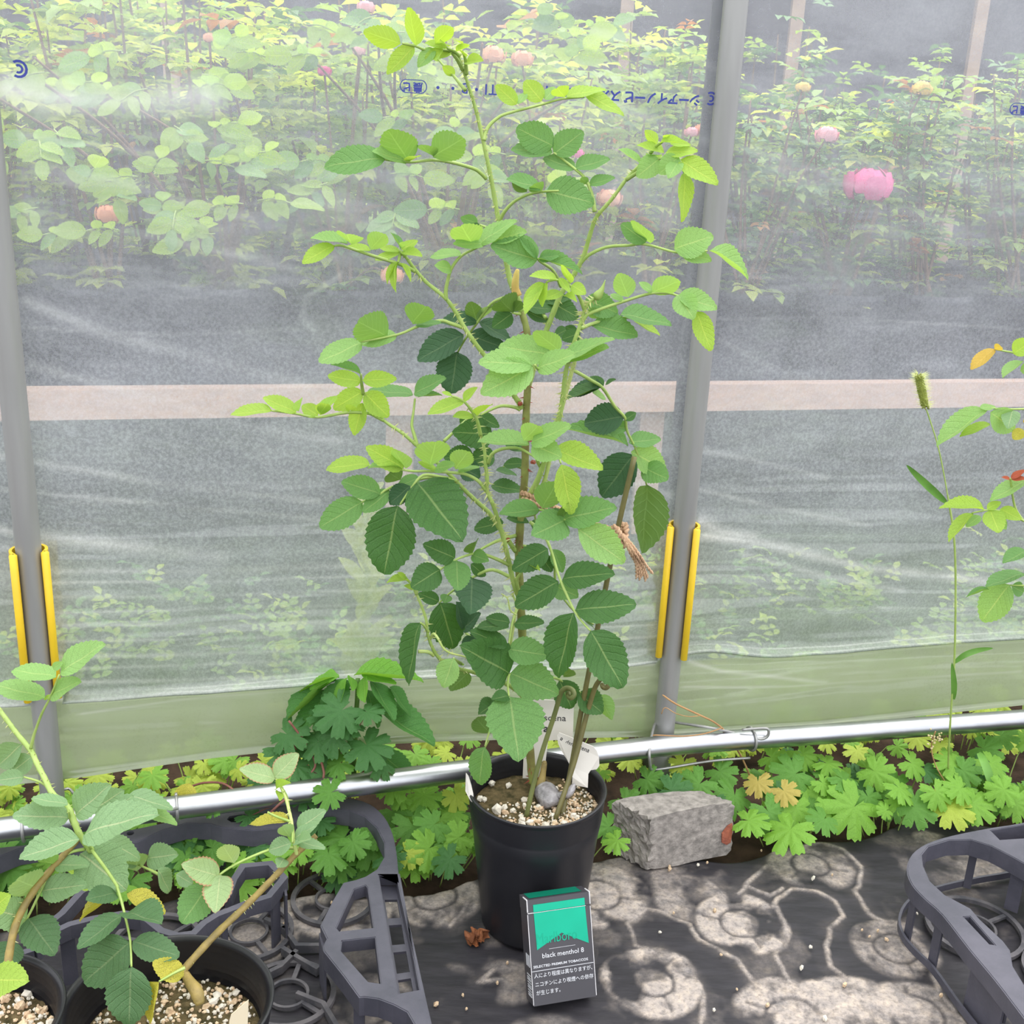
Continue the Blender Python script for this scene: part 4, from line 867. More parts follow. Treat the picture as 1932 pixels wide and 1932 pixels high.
ML = [  # (stalk points, (depth at stem, depth at tip), [(base x, base y, tip x, tip y, width, colour)])
 ([(873, 132), (866, 118), (858, 106), (844, 95), (806, 95), (784, 87), (759, 82)], (0, -.03), [(756, 83, 684, 56, 36, 'y'), (784, 87, 775, 10, 30, 'y'), (782, 88, 729, 139, 30, 'y'), (821, 83, 854, 48, 28, 'y'), (820, 92, 788, 124, 22, 'l')]),
 ([(866, 105), (858, 98), (844, 91)], (0, -.02), [(844, 91, 802, 77, 13, 'y'), (836, 93, 798, 114, 16, 'y'), (844, 87, 835, 72, 10, 'y'), (860, 97, 887, 83, 11, 'y'), (871, 83, 856, 68, 8, 'y'), (852, 95, 830, 108, 12, 'y')]),
 ([(880, 140), (879, 122), (877, 108), (872, 96)], (0, -.01), [(878, 118, 910, 112, 14, 'y'), (876, 108, 868, 90, 8, 'y')]),
 ([(878, 170), (868, 158), (856, 143), (840, 127), (827, 112)], (0, .02), [(858, 142, 835, 124, 16, 'y'), (830, 115, 815, 100, 12, 'l')]),
 ([(917, 337), (906, 326), (891, 317), (850, 306), (815, 302), (771, 306), (726, 301)], (.006, -.05), [(726, 301, 612, 298, 40, 'm'), (771, 306, 730, 234, 60, 'm'), (767, 306, 707, 280, 20, 'l'), (772, 304, 786, 290, 14, 'y'), (817, 296, 879, 255, 54, 'm'), (817, 295, 792, 267, 22, 'm')]),
 ([(913, 265), (916, 250), (923, 237), (937, 224), (957, 214), (1022, 197), (1059, 187), (1102, 183)], (.004, .03), [(975, 197, 936, 158, 26, 'y'), (978, 197, 992, 172, 16, 'l'), (1022, 191, 990, 151, 32, 'y'), (1028, 188, 1048, 163, 20, 'l'), (1065, 184, 1049, 160, 30, 'y'), (1068, 183, 1142, 157, 22, 'y'), (1102, 180, 1185, 206, 28, 'y')]),
 ([(1122, 400), (1119, 378), (1111, 350), (1100, 332), (1085, 319), (1065, 303), (1045, 288)], (.006, .02), [(1044, 276, 975, 240, 50, 'm'), (1045, 291, 1100, 246, 44, 'm'), (1042, 288, 964, 276, 30, 'm'), (1085, 319, 1025, 294, 24, 'm'), (1085, 319, 1150, 294, 26, 'm'), (1111, 350, 1159, 331, 18, 'm'), (1109, 347, 1095, 334, 14, 'm')]),
 ([(942, 420), (950, 402), (968, 382), (994, 368), (1022, 362), (1054, 360)], (.01, -.02), [(1030, 361, 1119, 378, 62, 'm'), (994, 362, 966, 342, 20, 'd'), (1020, 356, 961, 333, 22, 'm'), (1022, 360, 1000, 342, 26, 'm')]),
 ([(1182, 339), (1213, 319), (1244, 299), (1281, 302), (1290, 325)], (0, -.03), [(1244, 300, 1205, 328, 36, 'l'), (1281, 296, 1244, 326, 34, 'l'), (1281, 305, 1262, 326, 22, 'l'), (1281, 302, 1355, 342, 34, 'y'), (1290, 325, 1299, 416, 28, 'y'), (1210, 311, 1168, 279, 12, 'l')]),
 ([(1228, 288), (1238, 276), (1250, 268)], (-.002, -.02), [(1240, 271, 1217, 245, 18, 'y'), (1253, 288, 1203, 272, 16, 'y'), (1259, 265, 1256, 252, 12, 'y'), (1264, 271, 1303, 271, 12, 'y'), (1256, 288, 1316, 282, 20, 'y'), (1245, 270, 1290, 264, 10, 'y'), (1240, 300, 1226, 282, 20, 'l')]),
 ([(1096, 496), (1111, 481), (1145, 466), (1185, 463), (1219, 461), (1281, 477), (1335, 473)], (.014, -.02), [(1219, 457, 1175, 421, 32, 'm'), (1227, 459, 1194, 412, 22, 'l'), (1272, 470, 1343, 442, 52, 'l'), (1281, 476, 1344, 488, 28, 'l'), (1338, 473, 1419, 516, 20, 'l')]),
 ([(1096, 612), (1104, 598), (1116, 590), (1173, 570), (1233, 553), (1279, 558), (1313, 587)], (-.034, -.05), [(1185, 561, 1168, 513, 36, 'l'), (1176, 567, 1152, 554, 10, 'l'), (1230, 553, 1285, 525, 34, 'l'), (1231, 552, 1207, 531, 13, 'l'), (1279, 558, 1355, 578, 34, 'l'), (1279, 556, 1309, 600, 40, 'l'), (1313, 587, 1344, 662, 34, 'y')]),
 ([(1096, 620), (1120, 610), (1160, 600), (1196, 600)], (-.02, .01), [(1170, 594, 1270, 604, 30, 'm'), (1196, 607, 1249, 628, 15, 'y'), (1116, 615, 1206, 630, 38, 'm'), (1104, 565, 1169, 590, 40, 'm'), (1130, 600, 1110, 580, 20, 'm')]),
 ([(1030, 600), (1024, 590), (1028, 575)], (.016, .03), [(1031, 566, 1096, 598, 40, 'd'), (993, 579, 1045, 582, 22, 'd'), (991, 587, 1037, 604, 22, 'd'), (1026, 572, 1075, 560, 20, 'd')]),
 ([(984, 592), (976, 592), (966, 590)], (.006, -.004), [(968, 590, 942, 562, 46, 'd'), (968, 588, 985, 566, 20, 'd'), (966, 592, 930, 616, 32, 'd')]),
 ([(975, 560), (950, 562), (926, 574), (901, 608), (877, 641), (864, 664)], (.006, .03), [(899, 606, 889, 565, 30, 'd'), (903, 604, 925, 572, 14, 'g'), (900, 608, 830, 606, 28, 'k'), (903, 608, 966, 638, 26, 'k'), (884, 632, 954, 655, 36, 'k'), (875, 632, 785, 676, 46, 'k'), (863, 664, 850, 740, 58, 'k')]),
 ([(873, 618), (850, 610), (830, 605), (788, 616), (751, 631), (681, 645)], (-.02, -.055), [(778, 611, 806, 570, 48, 'm'), (784, 614, 832, 606, 14, 'm'), (730, 635, 668, 600, 60, 'm'), (749, 633, 675, 644, 26, 'l'), (683, 647, 601, 679, 34, 'l')]),
 ([(784, 512), (768, 504), (747, 496), (689, 478), (648, 464), (631, 464)], (-.028, -.06), [(631, 464, 569, 487, 22, 'y'), (656, 459, 586, 446, 20, 'l'), (662, 461, 656, 433, 40, 'l'), (699, 473, 650, 463, 13, 'y'), (699, 471, 726, 438, 34, 'l')]),
 ([(764, 483), (757, 476), (753, 472)], (-.03, -.035), [(753, 477, 707, 488, 12, 'y'), (753, 475, 718, 462, 10, 'y'), (755, 470, 741, 436, 8, 'm'), (757, 472, 788, 452, 15, 'y'), (756, 477, 796, 481, 12, 'y'), (758, 468, 775, 455, 12, 'l')]),
 ([(755, 478), (753, 488), (751, 495)], (-.03, -.038), [(751, 494, 726, 534, 8, 'y'), (751, 496, 741, 550, 7, 'y'), (754, 496, 778, 528, 6, 'y')]),
 ([(842, 566), (841, 552), (843, 537), (851, 508), (869, 484), (892, 471), (923, 458)], (-.024, -.03), [(851, 508, 824, 500, 20, 'l'), (871, 481, 811, 474, 14, 'l'), (892, 464, 868, 416, 52, 'l'), (913, 461, 857, 456, 22, 'l'), (905, 461, 964, 408, 28, 'l'), (922, 456, 993, 434, 30, 'l')]),
 ([(940, 440), (925, 432), (905, 424)], (.01, .03), [(901, 422, 872, 410, 20, 'm'), (905, 423, 888, 440, 16, 'd')]),
 ([(1058, 540), (1051, 523), (1040, 507), (1020, 494), (1013, 487)], (.012, -.03), [(1014, 491, 927, 462, 50, 'm'), (1013, 487, 982, 440, 20, 'm'), (1017, 487, 1053, 480, 20, 'm'), (1013, 489, 1098, 506, 18, 'm')]),
 ([(1104, 588), (1098, 572), (1091, 557), (1076, 539), (1051, 528), (1031, 532)], (-.034, -.055), [(1051, 527, 1000, 519, 16, 'y'), (1026, 534, 983, 567, 16, 'y'), (1022, 541, 988, 588, 18, 'y'), (1031, 533, 1020, 577, 14, 'y'), (1055, 524, 1076, 551, 13, 'y'), (1076, 534, 1062, 497, 15, 'y'), (1078, 538, 1104, 552, 22, 'y'), (1060, 552, 1030, 556, 12, 'y'), (1064, 559, 1087, 564, 8, 'y')]),
 ([(1088, 676), (1072, 682), (1058, 686), (1020, 697), (1009, 688)], (-.03, -.07), [(1055, 663, 1007, 616, 36, 'l'), (1040, 672, 952, 644, 42, 'l'), (1004, 690, 910, 670, 36, 'l'), (1013, 696, 1082, 666, 36, 'l'), (1006, 692, 907, 742, 62, 'l'), (1060, 680, 1147, 624, 26, 'l'), (1064, 684, 1147, 650, 28, 'l')]),
 ([(1092, 640), (1082, 630), (1070, 622)], (-.01, .03), [(1088, 625, 1067, 617, 14, 'd'), (1095, 628, 1060, 640, 22, 'd'), (1070, 622, 1048, 632, 20, 'd')]),
 ([(724, 793), (710, 786), (696, 780), (657, 778), (600, 787), (555, 780), (513, 775)], (-.02, -.04), [(513, 775, 433, 776, 20, 'y'), (559, 779, 497, 746, 26, 'y'), (563, 776, 566, 750, 16, 'l'), (600, 784, 570, 763, 24, 'y'), (603, 783, 618, 757, 24, 'y'), (606, 781, 632, 741, 20, 'l'), (657, 778, 672, 762, 10, 'y')]),
 ([(685, 743), (682, 722), (681, 706)], (-.022, -.04), [(681, 720, 620, 708, 27, 'y'), (684, 718, 748, 713, 28, 'y'), (685, 739, 627, 769, 34, 'y'), (687, 741, 735, 786, 38, 'y'), (684, 760, 667, 822, 30, 'y'), (680, 706, 628, 683, 12, 'm')]),
 ([(787, 841), (782, 822), (777, 802), (780, 778), (783, 752)], (-.016, .0), [(779, 745, 694, 731, 20, 'm'), (781, 744, 836, 709, 27, 'm'), (788, 750, 834, 741, 8, 'm')]),
 ([(917, 926), (903, 908), (879, 895), (856, 892), (808, 889), (780, 889), (757, 886), (696, 878)], (-.03, -.05), [(698, 877, 613, 872, 24, 'y'), (759, 885, 696, 874, 14, 'l'), (761, 884, 700, 843, 36, 'y'), (765, 884, 745, 842, 26, 'l'), (812, 878, 822, 824, 56, 'l'), (859, 885, 885, 846, 38, 'l'), (820, 885, 856, 875, 18, 'l'), (824, 887, 790, 870, 10, 'y'), (863, 888, 904, 879, 11, 'l')]),
 ([(862, 908), (830, 900), (790, 904), (735, 921), (711, 937), (681, 948)], (-.012, -.03), [(718, 932, 644, 906, 40, 'm'), (684, 947, 602, 994, 48, 'm'), (737, 926, 684, 964, 28, 'm'), (755, 906, 731, 888, 34, 'd'), (792, 902, 752, 914, 20, 'm')]),
 ([(861, 908), (830, 900), (798, 897), (776, 921), (755, 952)], (-.012, -.045), [(750, 954, 722, 1086, 82, 'd'), (787, 911, 868, 1007, 92, 'd'), (774, 917, 733, 951, 34, 'k')]),
 ([(907, 823), (898, 788), (876, 758), (852, 747)], (-.036, -.05), [(876, 758, 806, 776, 22, 'y'), (875, 758, 899, 730, 13, 'y'), (893, 786, 857, 783, 13, 'y'), (898, 786, 928, 760, 14, 'y'), (852, 747, 835, 737, 6, 'y')]),
 ([(838, 832), (855, 816), (872, 799), (884, 788)], (.0, .025), [(928, 820, 870, 813, 50, 'd'), (890, 785, 863, 798, 18, 'd'), (901, 784, 943, 804, 22, 'd'), (893, 858, 838, 864, 34, 'd'), (933, 858, 889, 867, 36, 'd'), (868, 880, 906, 900, 36, 'k')]),
 ([(981, 773), (970, 768), (945, 766), (920, 776), (907, 783)], (.002, -.01), []),
 ([(921, 874), (928, 857), (944, 848), (965, 845), (982, 847), (1002, 858), (1012, 866)], (-.034, -.065), [(998, 839, 901, 829, 30, 'l'), (988, 832, 1017, 800, 36, 'l'), (1002, 836, 1073, 800, 34, 'l'), (1004, 839, 1058, 860, 44, 'l')]),
 ([(1019, 880), (1014, 866), (1030, 852), (1044, 848), (1053, 858), (1058, 874)], (-.012, -.06), [(1044, 848, 1138, 882, 38, 'y'), (1058, 876, 1083, 973, 44, 'y')]),
 ([(990, 885), (975, 880), (950, 880)], (.006, .03), [(988, 876, 948, 871, 18, 'd'), (935, 888, 976, 893, 11, 'd'), (926, 917, 986, 922, 24, 'd'), (992, 850, 955, 838, 14, 'd'), (978, 848, 950, 820, 20, 'd')]),
 ([(1075, 700), (1084, 700), (1116, 718), (1137, 732), (1160, 767), (1179, 788), (1183, 813), (1199, 846), (1211, 881), (1220, 915)], (.0, .05), [(1137, 726, 1070, 741, 26, 'k'), (1135, 731, 1063, 752, 18, 'd'), (1139, 728, 1113, 709, 14, 'd'), (1142, 726, 1160, 714, 6, 'd'), (1118, 742, 1146, 750, 14, 'l'), (1178, 786, 1099, 797, 52, 'k'), (1179, 793, 1200, 778, 16, 'd'), (1185, 809, 1126, 800, 30, 'm'), (1185, 841, 1064, 796, 24, 'm'), (1186, 836, 1248, 824, 28, 'm'), (1196, 858, 1131, 938, 62, 'k'), (1190, 853, 1261, 886, 46, 'l'), (1213, 882, 1258, 902, 40, 'm'), (1220, 915, 1216, 1040, 62, 'd')]),
 ([(980, 975), (1007, 970), (1021, 962), (1063, 980), (1090, 996)], (-.01, -.06), [(1017, 962, 943, 967, 32, 'm'), (1023, 959, 1052, 904, 48, 'm'), (1063, 980, 1158, 953, 50, 'm'), (1066, 982, 1013, 1004, 56, 'm'), (1090, 998, 1181, 1061, 56, 'l'), (1042, 960, 1066, 980, 14, 'd'), (1063, 976, 1068, 945, 18, 'd')]),
 ([(990, 948), (1005, 958), (1012, 990)], (.004, .03), [(950, 985, 893, 997, 28, 'd'), (955, 978, 998, 984, 16, 'd'), (1000, 985, 1035, 1008, 22, 'd')]),
 ([(960, 1066), (940, 1056), (909, 1045), (891, 1045), (860, 1056), (830, 1075)], (-.012, -.05), [(830, 1075, 781, 1102, 46, 'd'), (858, 1053, 803, 1027, 40, 'd'), (861, 1057, 865, 1110, 44, 'm'), (890, 1045, 897, 1017, 21, 'd'), (891, 1047, 921, 1057, 24, 'm')]),
 ([(975, 1010), (942, 1019), (915, 1032), (893, 1045)], (.006, -.03), []),
 ([(965, 1090), (930, 1075), (900, 1085), (875, 1100), (845, 1122), (828, 1138)], (.0, .01), [(888, 1064, 918, 1087, 22, 'd'), (890, 1090, 891, 1147, 62, 'k'), (828, 1135, 793, 1119, 22, 'd'), (830, 1137, 862, 1226, 64, 'd'), (860, 1135, 876, 1188, 22, 'k'), (845, 1122, 838, 1136, 20, 'm')]),
 ([(895, 1210), (880, 1195), (866, 1182)], (.01, .035), [(872, 1190, 902, 1156, 24, 'k'), (895, 1204, 868, 1222, 20, 'k'), (885, 1198, 918, 1212, 22, 'k')]),
 ([(808, 1192), (800, 1180), (793, 1175)], (-.032, -.04), [(793, 1175, 757, 1293, 36, 'd')]),
 ([(980, 1140), (975, 1150), (966, 1178), (959, 1222)], (.004, -.02), [(962, 1175, 918, 1164, 22, 'd'), (970, 1177, 1025, 1172, 24, 'd'), (960, 1179, 902, 1181, 17, 'd'), (958, 1218, 889, 1188, 27, 'd'), (958, 1225, 1036, 1235, 46, 'm')]),
 ([(990, 1300), (975, 1285), (962, 1272), (958, 1290), (960, 1313)], (.01, -.045), [(960, 1270, 878, 1222, 78, 'd'), (962, 1270, 1054, 1308, 62, 'm'), (959, 1313, 929, 1318, 22, 'd'), (961, 1314, 980, 1427, 92, 'm')]),
 ([(870, 1252), (860, 1246), (856, 1242)], (-.03, -.05), [(856, 1242, 835, 1298, 40, 'l'), (872, 1256, 862, 1244, 8, 'l')]),
 ([(900, 1268), (884, 1269)], (-.012, .01), [(884, 1269, 850, 1300, 30, 'd')]),
 ([(985, 1350), (950, 1335), (933, 1340), (926, 1370), (915, 1408)], (.016, -.01), [(933, 1326, 906, 1345, 32, 'd'), (924, 1384, 896, 1350, 36, 'd'), (914, 1409, 897, 1485, 38, 'm'), (950, 1320, 930, 1328, 22, 'd')]),
 ([(1000, 1300), (1030, 1280), (1055, 1282), (1090, 1305), (1130, 1314)], (.014, .02), [(1055, 1283, 1080, 1338, 44, 'd'), (1063, 1277, 1080, 1262, 24, 'd'), (1091, 1307, 1138, 1345, 42, 'd'), (1130, 1312, 1154, 1356, 30, 'm')]),
 ([(1000, 985), (1020, 1000), (1031, 1017), (1042, 1045), (1057, 1094), (1084, 1153), (1100, 1175), (1114, 1190)], (.0, -.06), [(1034, 1036, 969, 1070, 42, 'd'), (1054, 1097, 969, 1143, 52, 'd'), (1061, 1093, 1150, 1074, 46, 'd'), (1085, 1151, 1200, 1137, 56, 'd'), (1082, 1156, 1047, 1280, 60, 'd'), (1114, 1190, 1178, 1298, 70, 'd')]),
 ([(985, 1030), (1020, 1040), (1045, 1065), (1050, 1107), (1085, 1155), (1120, 1178)], (.012, .03), [(1043, 1036, 1062, 1080, 24, 'm'), (1019, 1047, 1043, 1079, 24, 'd'), (1050, 1107, 1086, 1122, 38, 'm'), (1089, 1158, 1129, 1182, 13, 'd')]),
 ([(980, 1120), (975, 1095), (985, 1078), (1000, 1062)], (.0, -.02), [(995, 1066, 1018, 1072, 7, 'y'), (985, 1070, 1000, 1055, 8, 'l')]),
 ([(786, 1121), (778, 1104), (765, 1092)], (-.036, -.04), [(772, 1096, 731, 1094, 10, 'y'), (766, 1093, 752, 1080, 8, 'y'), (783, 1112, 764, 1104, 8, 'y'), (786, 1119, 789, 1110, 6, 'l')]),
]
for pts, d, lv in ML: compound(ROSE, RR, Y0, pts, d, lv)

# ================================================================== TRAYS
TZ = .062
def bar(mb, pts, w, z0, z1):
    P = [Vector((p.x, p.y, 0)) for p in pts]; k = len(P); vs = []; fs = []
    for i, p in enumerate(P):
        d1 = (P[i] - P[i - 1]).normalized() if i else None; d2 = (P[i + 1] - P[i]).normalized() if i < k - 1 else None
        d = ((d1 or d2) + (d2 or d1)); d = d.normalized() if d.length > 1e-6 else (d1 or d2)
        n = Vector((-d.y, d.x, 0)); sc = 1 / max(.5, n.dot(Vector((-(d2 or d1).y, (d2 or d1).x, 0))))
        for s, z in ((1, z0), (-1, z0), (-1, z1), (1, z1)): vs.append(p + n * s * w / 2 * sc + Vector((0, 0, z)))
    for i in range(k - 1):
        for j in range(4): fs.append((i * 4 + j, i * 4 + (j + 1) % 4, i * 4 + 4 + (j + 1) % 4, i * 4 + 4 + j))
    fs.append((0, 1, 2, 3)); e0 = (k - 1) * 4; fs.append((e0 + 3, e0 + 2, e0 + 1, e0)); mb.add(vs, fs)
def px2(l, z=TZ): return [(G(x, y, z).x, G(x, y, z).y) for x, y in l]
def dens(l, n=4):
    sp = smooth_path([Vector((p[0], p[1], 0)) for p in l], n); return [(p.x, p.y) for p in sp]
def ring(mb, c, r0, r1, z0, z1, n=40, a0=0.0):
    c = Vector((c[0], c[1], 0))
    o = [(c.x + r1 * math.cos(2 * math.pi * i / n), c.y + r1 * math.sin(2 * math.pi * i / n)) for i in range(n)]
    q = [(c.x + r0 * math.cos(2 * math.pi * i / n), c.y + r0 * math.sin(2 * math.pi * i / n)) for i in range(n)]
    mb.plate(o, [q[::-1]], z0, z1)
def base_cell(parent, root, c, R, a0, nsp=3):
    mb = MB(); ring(mb, c, R - .0045, R, .001, .005); ring(mb, c, R * .44 - .0025, R * .44, .001, .0045, 28)
    for k in range(nsp):
        a = a0 + k * 6.2832 / nsp; d = Vector((math.cos(a), math.sin(a), 0)); C = Vector((c[0], c[1], 0))
        bar(mb, [C + d * R * .42, C + d * (R - .003)], .004, .0012, .0042)
    mb.build('base_ring', M_traydirt, parent, root)
def ribs(parent, root, lst, z1=.051):
    for (xa, ya, xb, yb) in lst:
        mb = MB(); a, b = G(xa, ya, z1), G(xb, yb, z1); bar(mb, [a, b], .0022, .001, z1); mb.build('rib', M_tray, parent, root)
r0 = G(760, 1700, 0)
TL = thing('plant_tray', 'charcoal plastic carrying tray under the left roses', 'tray', r0)
outer = dens(px2([(-60, 1612), (0, 1600), (120, 1588), (240, 1568), (350, 1545), (430, 1531), (500, 1519), (560, 1511), (620, 1506), (660, 1507), (695, 1517), (722, 1540), (738, 1572), (746, 1610), (750, 1650), (760, 1700), (778, 1780), (800, 1880), (812, 1932), (830, 2010)]), 3)
inner = px2([(792, 2010), (784, 1932), (770, 1908), (744, 1894), (715, 1883), (687, 1879), (679, 1880), (650, 1840), (613, 1794), (612, 1785), (619, 1771), (607, 1746), (630, 1700), (650, 1666), (672, 1661), (692, 1654), (714, 1640), (728, 1616), (727, 1590), (713, 1562), (690, 1540), (660, 1528), (625, 1524), (590, 1530), (565, 1542), (545, 1560), (476, 1566), (419, 1560), (398, 1553), (351, 1552), (304, 1566), (260, 1587), (235, 1592), (200, 1600), (150, 1598), (80, 1593), (35, 1600), (0, 1614), (-60, 1640)])
q = G(246, 1572, TZ)
holes = [px2(h) for h in ([(433, 1540), (461, 1536), (469, 1543), (464, 1551), (436, 1551), (428, 1546)],
    [(667, 1677), (690, 1669), (695, 1674), (706, 1751), (639, 1758), (633, 1751)], [(644, 1774), (709, 1767), (720, 1857), (693, 1853), (641, 1794)],
    [(713, 1649), (753, 1649), (793, 1868), (750, 1876)])] + [[(q.x + .0035 * math.cos(a), q.y + .0035 * math.sin(a)) for a in np.linspace(0, 5.6, 10)]]
outer = outer + [(.0, .51), (-.50, .39), (-.59, .84)]; inner = inner + [(-.56, .82), (-.475, .42), (-.03, .535)]
MB().plate(outer, [inner] + holes, TZ - .0022, TZ).build('tray_rim', M_tray, TL, r0)
sk = MB()
bar(sk, [Vector((x, y, 0)) for x, y in outer + outer[:1]], .0022, .046, TZ - .0005); bar(sk, [Vector((x, y, 0)) for x, y in inner + inner[:1]], .0022, .044, TZ - .0005)
for h in holes[1:4]: bar(sk, [Vector((x, y, 0)) for x, y in h + h[:1]], .0016, .050, TZ - .0005)
sk.build('rim_skirt', M_tray, TL, r0)
rc4 = [G(x, y, TZ) for x, y in ((714, 1650), (752, 1650), (791, 1867), (751, 1875))]
lp = lambda u, v: (lambda p: (p.x, p.y))((rc4[0].lerp(rc4[1], u)).lerp(rc4[3].lerp(rc4[2], u), v))
lh = [[lp(.2, v), lp(.82, v), lp(.82, v + .17), lp(.2, v + .17)] for v in (.13, .36, .59, .81)]
MB().plate([lp(0, 0), lp(1, 0), lp(1, 1), lp(0, 1)], lh, .047, .0495).build('slot_ladder', M_tray, TL, r0)
cb = MB()
for pl in ([(63, 1791), (91, 1761), (98, 1738), (117, 1723), (152, 1684), (178, 1669), (196, 1667)], [(98, 1740), (110, 1754), (131, 1744), (175, 1733), (234, 1723), (269, 1728), (304, 1756), (335, 1765), (365, 1761), (384, 1742), (409, 1726), (433, 1717), (470, 1702), (507, 1691), (536, 1656), (510, 1629), (458, 1634), (441, 1660), (430, 1690)], [(0, 1790), (35, 1800), (63, 1791)]):
    bar(cb, [G(x, y, .060) for x, y in pl], .0062, .047, .0605)
cb.build('cell_bars', M_tray, TL, r0)
ribs(TL, r0, [(655, 1540, 706, 1556), (584, 1540, 600, 1534), (512, 1702, 526, 1686), (417, 1738, 428, 1733), (537, 1672, 540, 1690), (604, 1760, 613, 1800), (668, 1882, 688, 1886), (335, 1566, 352, 1563), (412, 1572, 424, 1572), (112, 1768, 140, 1760), (165, 1750, 186, 1746), (437, 1660, 448, 1648), (500, 1640, 512, 1640), (742, 1894, 752, 1898)])
for c, a in (((-.153, .924), .3), ((-.222, .872), 1.2), ((-.171, .796), 1.5), ((-.300, .850), .9), ((-.255, .950), .2)): base_cell(TL, r0, c, .0405, a)
fl = MB()
for pl in ([(535, 1755), (560, 1790), (606, 1790)], [(533, 1795), (560, 1812), (600, 1835)], [(480, 1855), (530, 1830), (560, 1800)], [(545, 1760), (500, 1740)], [(560, 1880), (610, 1900), (640, 1950)]):
    bar(fl, [G(x, y, .004) for x, y in pl], .004, .001, .009)
fl.build('base_links', M_traydirt, TL, r0)

r1 = G(1760, 1800, 0)
TR = thing('plant_tray', 'empty charcoal plastic carrying tray at the right edge', 'tray', r1)
RZ2 = .064
outer = dens(px2([(2060, 1525), (1932, 1553), (1870, 1563), (1800, 1577), (1752, 1592), (1724, 1612), (1713, 1640), (1722, 1668), (1745, 1694), (1780, 1726), (1830, 1790), (1880, 1850), (1932, 1918), (2000, 2006)], RZ2), 3)
inner = px2([(2030, 1960), (1980, 1915), (1930, 1858), (1908, 1822), (1903, 1792), (1890, 1775), (1845, 1733), (1829, 1714), (1780, 1688), (1752, 1662), (1739, 1632), (1737, 1612), (1750, 1596), (1789, 1584), (1831, 1583), (1871, 1595), (1906, 1613), (1940, 1632), (2060, 1660)], RZ2)
holes = [px2(h, RZ2) for h in ([(1816, 1729), (1831, 1728), (1880, 1784), (1866, 1782)], [(1867, 1566), (1990, 1546), (1990, 1580), (1932, 1582), (1886, 1585)])]
outer = outer + [(.47, .66), (.83, .75), (.78, 1.075)]; inner = inner + [(.745, 1.035), (.785, .775), (.495, .70)]
MB().plate(outer, [inner] + holes, RZ2 - .0022, RZ2).build('tray_rim', M_tray, TR, r1)
sk = MB(); bar(sk, [Vector((x, y, 0)) for x, y in outer + outer[:1]], .0024, .048, RZ2 - .0005); bar(sk, [Vector((x, y, 0)) for x, y in inner + inner[:1]], .0022, .046, RZ2 - .0005)
for h in holes: bar(sk, [Vector((x, y, 0)) for x, y in h + h[:1]], .0016, .046, RZ2 - .0005)
sk.build('rim_skirt', M_tray, TR, r1)
of = []
for x, y in outer: of.append(Vector((x, y, 0)))
lw = MB(); bar(lw, [Vector((x * .985 + .0062, y * .985 + .0131, 0)) for x, y in outer + outer[:1]], .0024, .001, .008); lw.build('base_rim', M_tray, TR, r1)
ribs(TR, r1, [(1738, 1628, 1748, 1608), (1833, 1592, 1848, 1596), (1912, 1630, 1938, 1640), (1722, 1680, 1732, 1692), (1768, 1730, 1782, 1742), (1838, 1808, 1900, 1880), (1918, 1905, 1950, 1945), (1905, 1822, 1915, 1840)], .052)
c = G(1825, 1760, 0); base_cell(TR, r1, (c.x + .008, c.y + .004), .046, .5); base_cell(TR, r1, (c.x + .075, c.y - .055), .043, 1.1)
for cc in ((.60, .93), (.69, .88), (.66, .79), (.57, .78), (.71, .99)): base_cell(TR, r1, cc, .043, cc[0] * 9)
for a, b in (((.80, .90), (.805, .86)), ((.65, .70), (.69, .71)), ((.66, 1.045), (.70, 1.055)), ((.55, .68), (.58, .685))):
    mb = MB(); bar(mb, [Vector((a[0], a[1], 0)), Vector((b[0], b[1], 0))], .0022, .001, .052); mb.build('rib', M_tray, TR, r1)
mb = MB()
for pl in ([(.53, .95), (.57, .90), (.62, .98), (.70, 1.03)], [(.52, .74), (.56, .83), (.62, .84), (.68, .76)], [(.57, .90), (.62, .84), (.75, .92), (.775, .90)]): bar(mb, [Vector((x, y, 0)) for x, y in pl], .006, .048, .0625)
mb.build('cell_bars', M_tray, TR, r1)

# ================================================================== LEFT POTS AND ROSES
p2 = G(316, 1890, .135); p1 = Vector((-.352, .612, .135))
POT2, C2, S2 = pot('black nursery pot in the left tray with a cane leaning right', (p2.x, p2.y + .004, .006), (p2.x, p2.y, .135), .050, .0705, .100)
POT1, C1, S1 = pot('black nursery pot of tan pumice at the lower left corner', (p1.x, p1.y + .004, .006), (p1.x, p1.y, .137), .046, .0665, .108)
for Pt, C, R, n, dn in ((POT1, C1, S1, 1300, 1.0), (POT2, C2, S2, 1300, .6)):
    g = MB()
    for _ in range(n):
        a = rnd.uniform(0, 6.283); q = R * math.sqrt(rnd.random()) * .97
        if rnd.random() > dn: continue
        r = rnd.uniform(.0026, .0044) if rnd.random() < .12 * dn else rnd.uniform(.0011, .0022); blob(g, C + Vector((math.cos(a) * q, math.sin(a) * q, .0028 * (1 - q / R) + r * .4)), r, 1 if rnd.random() < .5 else 0)
    o = g.build('pumice_gravel', None, Pt, Pt.location, mats=[M_pumice, M_pumicew]); tag(o, kind='stuff')
Yc = .60
t, n = tagplate('plant_tag', [W(x, y, Yc) for x, y in ((469, 1886), (466, 1960), (430, 1960), (433, 1925), (436, 1914))], M_cream, 'cream plant tag with a slanted top in the lower left pot')
RP0 = W(8, 1870, .632)
RL = thing('rose_plant', 'arching green rose at the left edge rooted in the tan pumice pot', 'rose', RP0)
def CL(pts, rad, mat, **k): return cane(RL, RP0, [W(*p) for p in pts], rad, mat, **k)
